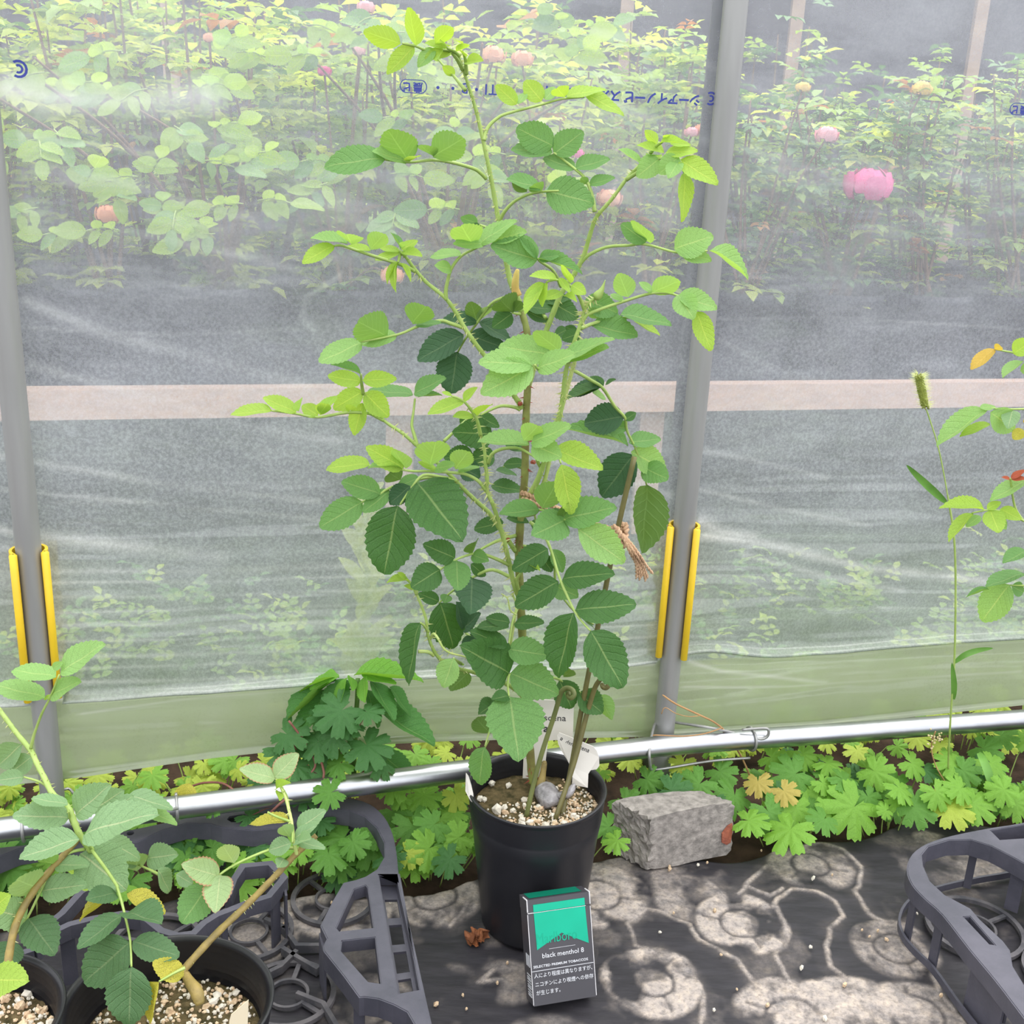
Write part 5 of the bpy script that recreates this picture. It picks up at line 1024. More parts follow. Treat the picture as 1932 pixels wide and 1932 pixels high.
CL([(8, 1875, .632), (25, 1760, .66), (58, 1690, .68), (110, 1625, .70), (150, 1580, .71)], (3.0, 2.4), M_caneb, thorns=20, tl=.0025)
CL([(173, 1606, .71), (150, 1574, .71), (138, 1545, .715), (127, 1522, .72), (99, 1497, .73), (85, 1470, .74), (70, 1441, .75), (58, 1416, .76), (31, 1383, .77), (14, 1360, .775), (-8, 1330, .78)], (2.5, 1.8), M_stem, thorns=60, tl=.003)
YL = .72
LL = [
 ([(58, 1412), (62, 1395), (66, 1381), (79, 1346), (95, 1315), (112, 1273)], (.04, .03), [(114, 1271, 189, 1210, 36, 'l'), (106, 1277, 22, 1260, 30, 'l'), (85, 1316, -10, 1288, 34, 'l'), (97, 1313, 137, 1281, 26, 'l'), (97, 1315, 80, 1316, 8, 'y'), (100, 1262, 116, 1250, 14, 'l')]),
 ([(89, 1484), (75, 1475), (45, 1466)], (.02, .02), [(45, 1466, -8, 1472, 28, 'g')]),
 ([(50, 1400), (46, 1402), (42, 1404)], (.05, .05), [(41, 1404, -6, 1446, 42, 'g'), (60, 1428, 18, 1458, 34, 'g')]),
 ([(140, 1560), (132, 1545), (130, 1530)], (.0, -.01), [(128, 1518, 60, 1502, 20, 'g'), (131, 1543, 25, 1535, 48, 'g'), (143, 1538, 204, 1480, 46, 'g')]),
 ([(173, 1604), (165, 1590), (158, 1578)], (-.01, -.03), [(159, 1576, 272, 1519, 56, 'g'), (150, 1583, 33, 1616, 48, 'g'), (152, 1610, 236, 1674, 80, 'g')]),
 ([(165, 1570), (180, 1555), (200, 1540), (245, 1530)], (.02, .06), [(175, 1530, 228, 1492, 42, 'g'), (239, 1502, 326, 1514, 32, 'g'), (268, 1527, 338, 1546, 26, 'l'), (200, 1585, 270, 1617, 36, 'g'), (190, 1545, 250, 1500, 34, 'g')]),
 ([(161, 1602), (131, 1609), (103, 1632), (77, 1681), (51, 1733), (23, 1772)], (-.01, -.05), [(75, 1679, 20, 1648, 56, 'g'), (80, 1681, 151, 1667, 46, 'g'), (49, 1733, -6, 1714, 52, 'g'), (53, 1733, 103, 1796, 60, 's'), (22, 1775, 4, 1828, 52, 's'), (106, 1634, 160, 1624, 26, 'g'), (103, 1632, 78, 1618, 22, 'm')]),
 ([(175, 1625), (165, 1650), (152, 1667)], (.02, .05), [(152, 1667, 186, 1656, 30, 'y'), (150, 1650, 130, 1640, 16, 'y')]),
 ([(-20, 1850), (-16, 1850), (-12, 1848)], (-.12, -.13), [(-14, 1850, 29, 1846, 56, 'y'), (-16, 1715, 14, 1690, 36, 'y')]),
 ([(173, 1604), (200, 1640), (220, 1670), (222, 1677), (229, 1700), (236, 1728), (246, 1777), (248, 1824)], (-.015, -.085), [(220, 1686, 172, 1686, 24, 's'), (229, 1728, 143, 1784, 36, 's'), (239, 1723, 304, 1734, 32, 's'), (246, 1777, 152, 1856, 76, 's'), (250, 1776, 338, 1802, 46, 's'), (248, 1824, 240, 1940, 74, 's')]),
 ([(222, 1677), (222, 1682)], (-.03, -.02), [(220, 1690, 143, 1728, 19, 'Y'), (239, 1686, 314, 1717, 30, 'Y')]),
 ([(300, 1650), (280, 1640), (262, 1632)], (.02, .05), [(278, 1620, 328, 1611, 42, 'g'), (257, 1644, 258, 1606, 38, 'g'), (297, 1640, 326, 1684, 28, 'g'), (332, 1650, 366, 1668, 26, 'g'), (262, 1630, 230, 1610, 30, 'g')]),
]
for pts, d, lv in LL: compound(RL, RP0, YL, pts, d, lv, r=(1.3, .7))
RQ0 = W(347, 1835, .657)
RQ = thing('rose_plant', 'small rose with an ochre cane slanting right over the left tray', 'rose', RQ0)
cane(RQ, RQ0, [W(*p) for p in ((347, 1840, .655), (350, 1826, .658), (407, 1763, .68), (464, 1709, .70), (521, 1651, .715), (556, 1614, .725), (577, 1595, .73), (597, 1576, .735))], (2.9, 2.1), M_caneb, thorns=40, tl=.0024)
cane(RQ, RQ0, [W(*p) for p in ((560, 1612, .725), (555, 1590, .725), (550, 1551, .735), (545, 1528, .74), (539, 1506, .745), (530, 1486, .75), (521, 1469, .75))], (1.5, .9), M_stemy, thorns=24)
for pts, d, lv in [
 ([(556, 1600), (510, 1603), (444, 1631), (410, 1654), (395, 1670)], (.005, -.03), [(413, 1654, 349, 1631, 44, 'p'), (441, 1629, 419, 1589, 36, 'p'), (416, 1651, 406, 1714, 48, 'p'), (393, 1671, 344, 1739, 56, 'm')]),
 ([(545, 1528), (540, 1500), (521, 1469)], (.02, .02), [(519, 1470, 455, 1448, 32, 'p'), (519, 1467, 560, 1422, 36, 'p'), (521, 1490, 542, 1474, 10, 'y'), (524, 1492, 530, 1508, 10, 'y')]),
 ([(552, 1560), (552, 1575), (552, 1590)], (.0, -.01), [(550, 1591, 504, 1604, 30, 'g'), (556, 1586, 614, 1598, 20, 'g'), (561, 1566, 611, 1528, 32, 'g'), (547, 1580, 532, 1556, 26, 'g'), (556, 1582, 590, 1556, 22, 'g'), (536, 1620, 526, 1634, 22, 'g'), (560, 1590, 585, 1580, 14, 'g')]),
 ([(550, 1551), (520, 1540), (505, 1532)], (.005, .0), [(545, 1549, 469, 1547, 22, 'Y')]),
 ([(349, 1826), (330, 1835), (300, 1852)], (-.02, -.03), [(346, 1842, 290, 1815, 36, 'Y'), (299, 1852, 276, 1932, 34, 'Y')])]:
    compound(RQ, RQ0, .73 if pts[0][0] != 349 else .66, pts, d, lv, r=(1.2, .7))
mb = MB(); mb.tube(smooth_path([W(378, 1895, .635), W(370, 1870, .64), W(356, 1850, .65), W(350, 1838, .655)], 4), [.003, .0036, .0042, .0046, .0045, .0044, .004, .0038, .0036, .0034, .0032, .003, .003], 10); mb.build('root_collar', M_caneb, RQ, RQ0, True)

# ================================================================== RIGHT-EDGE ROSE, FOXTAIL, WEEDS
R30 = Vector((.66, 1.135, -.012))
R3 = thing('rose_spray', 'rose sprays with light green and reddish leaves reaching in at the right edge', 'rose', R30)
YR = 1.0
cane(R3, R30, [R30, Vector((.635, 1.10, .10)), Vector((.585, 1.04, .22)), W(2015, 1100, YR), W(2000, 1000, YR), W(1990, 820, YR), W(1965, 700, YR), W(1950, 640, YR)], (3.5, 1.5), M_caneb, thorns=30)
for pts, lv in [
 ([(1955, 668), (1930, 668), (1905, 664), (1877, 659)], [(1877, 659, 1830, 688, 17, 'o'), (1876, 659, 1892, 652, 14, 'o'), (1930, 682, 1892, 709, 17, 'l'), (1912, 668, 1950, 640, 30, 'y'), (1925, 700, 1960, 690, 22, 'l')]),
 ([(1985, 770), (1950, 771), (1911, 772), (1870, 770)], [(1862, 774, 1764, 838, 34, 'l'), (1868, 800, 1810, 819, 15, 'y'), (1849, 770, 1879, 766, 12, 'l'), (1868, 778, 1918, 812, 42, 'l'), (1911, 774, 1902, 800, 28, 'g'), (1930, 810, 1912, 828, 20, 'Y'), (1930, 795, 1960, 790, 14, 'o')]),
 ([(1990, 1010), (1930, 982), (1900, 968), (1868, 962), (1834, 968)], [(1856, 962, 1778, 950, 18, 'y'), (1836, 969, 1788, 1020, 20, 'y'), (1862, 960, 1888, 946, 15, 'y'), (1868, 963, 1885, 1002, 34, 'y'), (1887, 960, 1926, 979, 22, 'y'), (1850, 974, 1824, 988, 15, 'l'), (1882, 975, 1898, 998, 16, 'l')]),
 ([(1930, 982), (1915, 957), (1907, 910), (1906, 902)], [(1907, 902, 1934, 886, 11, 'r'), (1908, 904, 1936, 902, 9, 'r'), (1906, 905, 1890, 900, 6, 'r')]),
 ([(1995, 905), (1960, 903), (1935, 907)], [(1938, 907, 1866, 939, 24, 'l'), (1945, 900, 1975, 890, 24, 'm')]),
 ([(1995, 1110), (1950, 1106), (1906, 1104)], [(1932, 1083, 1861, 1099, 20, 'm'), (1905, 1103, 1847, 1172, 50, 'l'), (1936, 1040, 1893, 1060, 24, 'm'), (1908, 1106, 1935, 1118, 24, 'm'), (1866, 1112, 1822, 1122, 6, 'm'), (1940, 1095, 1965, 1075, 26, 'm')])]:
    compound(R3, R30, YR, pts, (0, -.01), lv, r=(1.3, .7))
F0 = G(1788, 1500, .0)
FX = thing('foxtail_grass', 'single foxtail grass with a bristly green seed head at the right', 'grass', F0)
YF = 1.10
st = [F0, W(1790, 1420, 1.12), W(1795, 1330, YF), W(1801, 1240, YF), W(1803, 1106, YF), W(1800, 1013, YF), W(1790, 947, YF), W(1780, 890, YF), W(1769, 839, YF), W(1757, 800, YF), W(1748, 773, YF)]
MB().tube(smooth_path(st, 4), [.0014] + [.0011] * 24 + [.0007] * 16, 6).build('stem', M_stem, FX, F0, True)
hp = smooth_path([W(1746, 768, YF), W(1741, 745, YF), W(1736, 722, YF), W(1734, 708, YF)], 5); k = len(hp)
hd = MB().tube(hp, [.003 + .0012 * math.sin(math.pi * i / (k - 1)) if 0 < i < k - 1 else .0015 for i in range(k)], 10)
for _ in range(160):
    i = rnd.randrange(k); a = rnd.uniform(0, 6.28); blob(hd, hp[i] + Vector((math.cos(a), math.sin(a), rnd.uniform(-.5, .5))) * .0034, .0011)
hd = hd.build('seed_head', simple('green_seed_head', (.26, .30, .05), (.14, .17, .02), 200, .7), FX, F0)
br = MB()
for _ in range(420):
    i = rnd.randrange(k); a = rnd.uniform(0, 6.28); d = Vector((math.cos(a), math.sin(a), rnd.uniform(-.1, .7))).normalized(); p = hp[i] + d * .003; s = d.orthogonal().normalized() * .00022
    br.add([p - s, p + s, p + d * rnd.uniform(.005, .009)], [(0, 1, 2)])
tag(br.build('bristles', simple('pale_bristle', (.62, .68, .28), (.55, .6, .2), 30, .6), hd, F0), kind='stuff')
def blade(parent, root, P, w, mat, name='grass_blade'):
    sp = smooth_path(P, 6); k = len(sp); vs = []; fs = []
    for i, p in enumerate(sp):
        t = (sp[min(i + 1, k - 1)] - sp[max(i - 1, 0)]).normalized(); s = t.cross((EYE - p).normalized()).normalized(); f = i / (k - 1)
        h = w * math.sin(math.pi * min(1, f * .9 + .1)) ** .7 * .5 if f < 1 else .0001
        n = s.cross(t); vs += [p - s * h, p - n * h * .3, p + s * h]
    for i in range(k - 1):
        for j in range(2): fs.append((i * 3 + j, i * 3 + j + 1, i * 3 + j + 4, i * 3 + j + 3))
    return mesh_obj(name, vs, fs, mat, parent, root)
M_blade = simple('grass_green', (.16, .36, .06), (.11, .27, .04), 30, .5)
blade(FX, F0, [W(1785, 948, YF), W(1765, 930, YF - .005), W(1735, 902, YF - .01), W(1710, 877, YF - .02)], .0075, M_blade)
blade(FX, F0, [W(1801, 1250, YF), W(1820, 1236, YF - .005), W(1845, 1227, YF - .01), W(1874, 1223, YF - .02)], .006, M_blade)
blade(FX, F0, [W(1799, 1320, YF), W(1800, 1290, YF - .008), W(1796, 1250, YF - .012)], .006, M_blade)
for i, (pts, lab) in enumerate((([(1880, 1560, 1.12), (1860, 1480, 1.12), (1842, 1440, 1.11), (1830, 1400, 1.1)], 'broad grass blade bending by the right tray'), ([(1800, 1500, 1.13), (1768, 1450, 1.12), (1757, 1410, 1.11), (1765, 1380, 1.1)], 'fine seeding grass stalk left of the foxtail'))):
    if i == 0:
        P = [W(1905, 1545, 1.09), W(1880, 1500, 1.10), W(1858, 1440, 1.12), W(1846, 1420, 1.14)]; P = P[::-1]
    else: P = [W(*q) for q in pts]
    t = thing('grass_tuft', lab, 'grass', P[0]); 
    if i == 0: blade(t, P[0], P, .009, M_blade)
    else:
        MB().tube(smooth_path(P, 5), .0007, 5).build('stem', M_twig, t, P[0], True); mb = MB()
        for _ in range(26): blob(mb, P[2].lerp(P[3], rnd.random()) + Vector((rnd.uniform(-.008, .008), rnd.uniform(-.004, .004), rnd.uniform(-.003, .003))), .0014)
        tag(mb.build('seeds', simple('pale_grass_seed', (.66, .58, .34), (.5, .42, .2), 60, .8), t, P[0]), kind='stuff')
# tall weed with narrow toothed leaves in the middle, below the fold
LM['w'] = leaf_mat('weed_leaf', (.085, .250, .055), trans=.32, vein=.4, nveins=9); LM['v'] = leaf_mat('weed_leaf_bright', (.190, .440, .060), trans=.4, vein=.3, nveins=9)
YW = 1.035; W0 = W(668, 1490, YW)
WD = thing('tall_weed', 'tall green weed with narrow toothed leaves left of the central pot', 'weed', W0)
MB().tube(smooth_path([W0, W(666, 1440, YW), W(669, 1380, YW), W(674, 1320, YW), W(675, 1280, YW + .005)], 4), [.0036] * 9 + [.0024] * 8, 8).build('stem', simple('weed_stem', (.13, .26, .05), (.10, .20, .035), 40, .5), WD, W0, True)
for bx, by, tx, ty, w, mk, dy in ((635, 1283, 527, 1352, 27, 'w', -.02), (624, 1302, 556, 1378, 32, 'w', -.03), (655, 1279, 638, 1332, 17, 'v', -.03), (688, 1277, 684, 1322, 17, 'v', -.03), (699, 1285, 750, 1353, 25, 'w', -.03), (734, 1296, 781, 1349, 20, 'w', 0), (709, 1339, 824, 1400, 36, 'w', -.01), (668, 1274, 798, 1272, 24, 'v', .0), (640, 1274, 581, 1291, 16, 'v', -.01), (682, 1272, 748, 1286, 18, 'v', -.01), (713, 1422, 785, 1465, 34, 'w', -.02), (676, 1462, 747, 1465, 20, 'w', -.01), (591, 1381, 570, 1438, 22, 'w', -.01), (660, 1285, 600, 1330, 30, 'w', -.02), (662, 1300, 580, 1390, 26, 'w', -.02), (690, 1300, 720, 1370, 22, 'w', -.02), (640, 1278, 560, 1296, 18, 'v', .0), (660, 1276, 668, 1300, 12, 'v', -.02)):
    put_leaf(WD, W0, W(bx, by, YW), W(tx, ty, YW + dy), w, mk, 'leaf')
# cranesbill ------------------------------------------------------
CM = {'a': (.120, .300, .045), 'b': (.200, .420, .050), 'c': (.420, .540, .070), 'd': (.065, .190, .050), 'e': (.50, .40, .10)}
CMAT = {k: leaf_mat('cranesbill_leaf_' + n, CM[k], trans=.32, vein=0, nveins=3) for k, n in zip('abcde', ('green', 'bright_green', 'yellow_green', 'deep_green', 'orange'))}
_cb = {}
def cb_mesh(k, var):
    if (k, var) in _cb: return _cb[(k, var)]
    vs = [(0, 0, 0)]; uv = [(.5, .5)]; fs = []; N = 106; r2 = random.Random(var * 7 + 1)
    ang = np.linspace(-168, 168, N); lobes = [-132, -86, -43, 0, 43, 86, 132]; sz = [.78 + .1 * r2.random(), .92, 1.0, 1.04, 1.0, .92, .78 + .1 * r2.random()]
    for ringi, rf in enumerate((.36, .70, 1.0)):
        for i, a in enumerate(ang):
            j = min(range(7), key=lambda k: abs(a - lobes[k])); d = abs(a - lobes[j]); hw = 21.5 if j in (1, 2, 3, 4, 5) else 24
            f = min(1, d / hw); lob = sz[j] * (1 - .50 * f ** 5)
            lob += .05 * math.cos(d * .52) * (1 - f * .5) - .02
            rr = (min(.36, lob * .5), min(.70, lob * .86), lob)[ringi]
            w = math.radians(a); z = -.20 * rr * rr + .035 * (1 - f) * rr + .03 * math.sin(i * .5 + var) * rr
            vs.append((rr * math.sin(w), rr * math.cos(w), z)); uv.append((.5 + .45 * f, rf * .9))
    for i in range(N - 1):
        fs.append((0, 1 + i + 1, 1 + i))
        for k2 in range(2): a = 1 + k2 * N + i; fs.append((a, a + 1, a + N + 1, a + N))
    me = bpy.data.meshes.new('cranesbill_leaf'); me.from_pydata(vs, [], [f if len(f) == 4 else f for f in fs]); me.materials.append(CMAT[k]); me.polygons.foreach_set('use_smooth', [True] * len(fs))
    ul = me.uv_layers.new(name='UVMap')
    for lp in me.loops: ul.data[lp.index].uv = uv[lp.vertex_index]
    me.update(); _cb[(k, var)] = me; return me
clumps = {}
def cb_leaf(P, r, k, zone):
    key = (zone, int(math.floor(P.x / .125)))
    if key not in clumps: clumps[key] = []
    clumps[key].append((P, r, k))
for px, py, r, k in ((1181, 1512, 30, 'a'), (1266, 1492, 34, 'd'), (1320, 1479, 34, 'a'), (1357, 1455, 28, 'a'), (1386, 1501, 36, 'a'), (1412, 1548, 32, 'b'), (1449, 1531, 34, 'a'), (1492, 1564, 42, 'b'), (1501, 1523, 34, 'b'), (1479, 1492, 24, 'e'), (1501, 1460, 38, 'a'), (1455, 1429, 24, 'b'), (1514, 1423, 26, 'b'), (1612, 1522, 48, 'b'), (1724, 1522, 34, 'a'), (1789, 1522, 38, 'c'), (1834, 1515, 36, 'b'), (1555, 1545, 28, 'a'), (1672, 1529, 15, 'b'), (1916, 1515, 32, 'b'), (1544, 1503, 32, 'b'), (1696, 1487, 28, 'b'), (1637, 1503, 28, 'a'), (1766, 1494, 28, 'b'), (1895, 1490, 28, 'b'), (1813, 1487, 28, 'b'), (1150, 1560, 26, 'a'), (1165, 1585, 24, 'b'), (1590, 1470, 30, 'a'), (1650, 1455, 30, 'b'), (1720, 1440, 28, 'b'), (1800, 1440, 30, 'b'), (1870, 1440, 30, 'b'), (1560, 1440, 28, 'b'), (1430, 1475, 24, 'e'), (1220, 1470, 26, 'a'), (1195, 1545, 24, 'd'), (1300, 1520, 26, 'd'), (1340, 1515, 30, 'd'), (1290, 1440, 24, 'c'), (1230, 1530, 26, 'a'),
        (780, 1560, 42, 'a'), (840, 1530, 36, 'a'), (740, 1530, 34, 'a'), (810, 1600, 36, 'b'), (866, 1580, 30, 'b'), (770, 1610, 24, 'c'), (850, 1620, 30, 'd'), (700, 1590, 40, 'a'), (650, 1580, 40, 'a'), (620, 1610, 34, 'a'), (580, 1560, 36, 'd'), (530, 1620, 30, 'b'), (400, 1600, 30, 'a'), (380, 1580, 28, 'd'), (310, 1600, 28, 'd'), (350, 1615, 30, 'd'), (290, 1580, 26, 'b'), (470, 1590, 30, 'd'), (20, 1640, 34, 'a'), (60, 1660, 30, 'a'), (740, 1480, 30, 'b'), (800, 1500, 30, 'b'), (860, 1500, 26, 'c'), (830, 1545, 24, 'b'), (730, 1620, 30, 'd')):
    z = .040 if py > 1500 else .055
    P = G(px, py, z)
    if P.y > wall_y(P.x) - .02: P = F(px, py, -.025)
    cb_leaf(P, r / (FPX / depth(P)), k, 'in')
for px, py, r, k, Y in ((632, 1385, 36, 'd', 1.0), (692, 1406, 40, 'd', .995), (645, 1340, 42, 'd', 1.0), (600, 1460, 38, 'd', .99), (625, 1495, 28, 'a', .965), (692, 1343, 26, 'd', 1.0), (541, 1385, 34, 'd', 1.0), (537, 1416, 36, 'd', 1.0), (660, 1365, 30, 'd', 1.005), (610, 1350, 28, 'd', 1.01), (720, 1440, 30, 'd', 1.0), (560, 1445, 30, 'd', .99), (640, 1440, 30, 'a', .995), (575, 1500, 26, 'd', .985), (500, 1470, 28, 'd', .985), (470, 1540, 24, 'd', .96), (405, 1520, 20, 'a', .95), (600, 1400, 30, 'd', 1.0)):
    P = W(px, py, Y); cb_leaf(P, r / (FPX / depth(P)), k, 'tall')
for _ in range(270):
    xx = rnd.uniform(-.70, .68); off = rnd.uniform(-.105, -.006); P = Vector((xx, wall_y(xx, off), rnd.uniform(.012, .055)))
    if math.hypot(P.x - .036, P.y - .92) < .085 or (.1 < P.x < .27 and P.y < wall_y(P.x) - .03): continue
    cb_leaf(P, rnd.uniform(.010, .017), rnd.choice('aabbd'), 'in')
for _ in range(210):
    xx = rnd.uniform(-.75, .80); off = rnd.uniform(.028, .15); P = Vector((xx, wall_y(xx, off), rnd.uniform(.008, .045)))
    cb_leaf(P, rnd.uniform(.010, .016), rnd.choice('ccccccbbb'), 'out')
LAB = {'in': ('low cranesbill clump with lobed leaves along the inner foot of the film', 'cranesbill along the inner foot of the film'),
       'out': ('yellowish low cranesbill clump seen under the hem outside the film', 'cranesbill outside the hem of the film'),
       'tall': ('tall dark cranesbill leaning round the tall weed left of the central pot', None)}
tallc = [v for k, v in clumps.items() if k[0] == 'tall']; clumps = {k: v for k, v in clumps.items() if k[0] != 'tall'}
clumps[('tall', 0)] = sum(tallc, [])
for (zone, b), lv in sorted(clumps.items()):
    c = sum((p for p, _, _ in lv), Vector()) / len(lv); c.z = -.012
    if zone == 'out': c.y = max(c.y, wall_y(c.x, .05))
    elif zone == 'tall': c = W(600, 1520, 1.005)
    lab, grp = LAB[zone]
    if zone != 'tall':
        near = {-6: 'beyond the left edge', -5: 'left of the left post', -4: 'at the foot of the left post', -3: 'behind the left rose', -2: 'beside the tall weed', -1: 'left of the central pot', 0: 'behind the central pot', 1: 'behind the concrete block', 2: 'just right of the concrete block', 3: 'right of the wire tie loop', 4: 'behind the empty right tray', 5: 'at the right edge', 6: 'beyond the right edge'}.get(b, 'far along the film')
        lab = ('bright green low cranesbill inside the film, ' if zone == 'in' else 'yellowish low cranesbill outside under the hem, ') + near; grp = None if zone == 'in' else None
    t = thing('cranesbill', lab, 'cranesbill', c, grp); sk = MB()
    for P, r, k in lv:
        ob = bpy.data.objects.new('leaf', cb_mesh(k, rnd.randrange(3))); COL.objects.link(ob); ob.parent = t
        n = Vector((rnd.uniform(-.35, .35), rnd.uniform(-.75, -.15), rnd.uniform(.6, 1))).normalized(); a = Vector((rnd.uniform(-1, 1), rnd.uniform(-1, -.1), 0)); a = (a - n * a.dot(n)).normalized(); x = a.cross(n).normalized(); p = P - c
        r *= 1.32
        ob.matrix_local = Matrix(((x.x * r, a.x * r, n.x * r, p.x), (x.y * r, a.y * r, n.y * r, p.y), (x.z * r, a.z * r, n.z * r, p.z), (0, 0, 0, 1)))
        g0 = c.lerp(Vector((P.x, P.y, c.z)), .55 if zone != 'tall' else .1); g0.z = c.z
        m = g0.lerp(P, .6) + Vector((0, .006, .004)); sk.tube(smooth_path([g0, m, P - n * .001], 3), .0007, 4)
    tag(sk.build('leaf_stalks', M_red if zone == 'tall' else M_stem, t, c, True), kind='stuff')
# reddish arching stalks that cross the rail, and a yellowing scrap of leaf on it
t = thing('reddish_runner', 'reddish brown stalk arching over the rail left of the tall weed', 'stalk', W(470, 1560, .96))
mb = MB(); mb.tube(smooth_path([W(360, 1484, .985), W(385, 1477, .98), (W(420, 1478, .97)), W(445, 1495, .955), W(456, 1516, .95)], 4), .0011, 6); mb.tube(smooth_path([W(600, 1420, 1.0), W(610, 1470, .985), W(560, 1495, .98), W(530, 1515, .955), W(470, 1572, .96), W(430, 1610, .97)], 4), .0013, 6)
mb.tube(smooth_path([W(545, 1360, 1.0), W(575, 1400, 1.0), W(595, 1440, .995), W(585, 1460, .99)], 4), .0012, 6)
mb.build('stalk', M_red, t, t.location, True)
o = W(360, 1486, .955)
t = thing('yellowing_leaf', 'yellowing brown edged leaf hanging over the rail', 'dead leaf', o)
put_leaf(t, o, W(358, 1478, .955), W(340, 1532, .94), 36, 'Y', 'leaf')

# ================================================================== GARDEN BEYOND THE FILM
BY = 1.92
def by(x, o=0): return BY + o + TW * x
M_board = simple('pinkish_weathered_board', (.80, .56, .44), (.64, .45, .36), 12, .85, mapscale=(1, 6, 6))
M_opot = simple('dark_outdoor_pot', (.034, .037, .050), (.018, .020, .028), 8, .55)
M_plank = simple('dark_plank', (.060, .055, .055), (.03, .028, .03), 12, .85, mapscale=(1, 6, 6))  # darker than the edge board
t = thing('plant_bench', 'long weathered wooden bench edge behind the film', 'bench', (0, by(0), -.01))
def slab(mb, x0, x1, o0, o1, z0, z1):
    mb.plate([(x0, by(x0, o0)), (x1, by(x1, o0)), (x1, by(x1, o1)), (x0, by(x0, o1))], [], z0, z1)
mb = MB(); slab(mb, -2.2, 2.4, 0, .03, .236, .284); mb.build('edge_board', M_board, t, t.location)
for k in range(4): mb = MB(); slab(mb, -2.2, 2.4, .034 + k * .16, .034 + k * .16 + .15, .262, .280); mb.build('plank', M_plank, t, t.location)
for xx in (-1.5, -.20, .245, 1.15, 2.0):
    mb = MB(); slab(mb, xx - .022, xx + .022, .05, .09, -.01, .262); mb.build('bench_leg', M_board, t, t.location)
M_fy = leaf_mat('garden_leaf_yellow', (.60, .70, .17), trans=.5, vein=.2); M_fm = leaf_mat('garden_leaf_green', (.34, .50, .14), trans=.45, vein=.2); M_fd = leaf_mat('garden_leaf_blue_green', (.10, .24, .10), trans=.35, vein=.2); M_fr = leaf_mat('garden_leaf_copper', (.55, .22, .10), trans=.4, vein=.1)
M_bstem = simple('garden_cane', (.24, .14, .08), (.16, .10, .06), 20, .7)
M_pk = simple('pink_petal', (.80, .12, .34), (.66, .08, .26), 30, .6); M_pp = simple('pale_pink_petal', (.85, .45, .48), (.8, .36, .4), 30, .6); M_pe = simple('peach_petal', (.85, .42, .25), (.8, .35, .2), 30, .6); M_py = simple('yellow_petal', (.85, .62, .12), (.8, .55, .1), 30, .6)
def leaflets(mb, c, d, L, mi):
    """five leaflets on a short stalk, each a folded blade"""
    d = d.normalized(); s = d.cross(Vector((0, 0, 1))); s = s.normalized() if s.length > 1e-3 else Vector((1, 0, 0)); up = s.cross(d)
    for f, sd in ((1, 0), (.68, 1), (.68, -1), (.28, 1), (.28, -1)):
        b = c + d * L * 1.5 * f; a = (d * (1 if sd == 0 else .45) + s * sd * .9 + Vector((0, 0, rnd.uniform(-.35, .15)))).normalized(); l = L * rnd.uniform(.8, 1.1) * (1 if sd == 0 else .88)
        w = a.cross(up).normalized() * l * .31; u = w.cross(a).normalized() * l * .10
        vs = [b, b + a * l * .3 + w * .9 + u, b + a * l * .3 - w * .9 + u, b + a * l * .62 + w * .85 + u, b + a * l * .62 - w * .85 + u, b + a * l - u, b + a * l * .3, b + a * l * .62]
        mb.add(vs, [(0, 6, 1), (0, 2, 6), (6, 7, 3, 1), (6, 2, 4, 7), (7, 5, 3), (7, 4, 5)], mi)
def bloom(parent, root, c, r, mat):
    mb = MB(); c = Vector(c); ga = 2.39996
    for k in range(26):
        el = -.35 + 1.75 * k / 25; a = k * ga; R = r * (1.0 - .30 * k / 25) * rnd.uniform(.92, 1.06); vs = []
        for i in range(4):
            for j in range(4):
                e2 = el - .55 + .42 * i; a2 = a + (j - 1.5) * .38 * (1 - .25 * abs(i - 1.5)); rr = R * (1 + (.10 if i == 3 else 0) + .03 * math.sin(j * 2 + k))
                vs.append(c + Vector((math.cos(a2) * math.cos(e2), math.sin(a2) * math.cos(e2), math.sin(e2) * .8)) * rr)
        mb.add(vs, [(i * 4 + j, i * 4 + j + 1, i * 4 + 5 + j, i * 4 + 4 + j) for i in range(3) for j in range(3)])
    return mb.build('flower', mat, parent, root, True)
FLW = [(612, 135, .011, M_pk), (678, 96, .011, M_pp), (1088, 290, .012, M_pk), (1638, 350, .042, M_pk), (1330, 245, .016, M_pe), (1740, 168, .018, M_py), (930, 105, .020, M_pe), (985, 112, .018, M_pe), (395, 72, .010, M_pe), (1150, 375, .022, M_pe), (1515, 165, .012, M_py), (1305, 250, .012, M_pp), (690, 15, .014, M_pp), (1560, 255, .02, M_pp), (205, 405, .02, M_pe), (740, 520, .02, M_pe)]
bushes = []
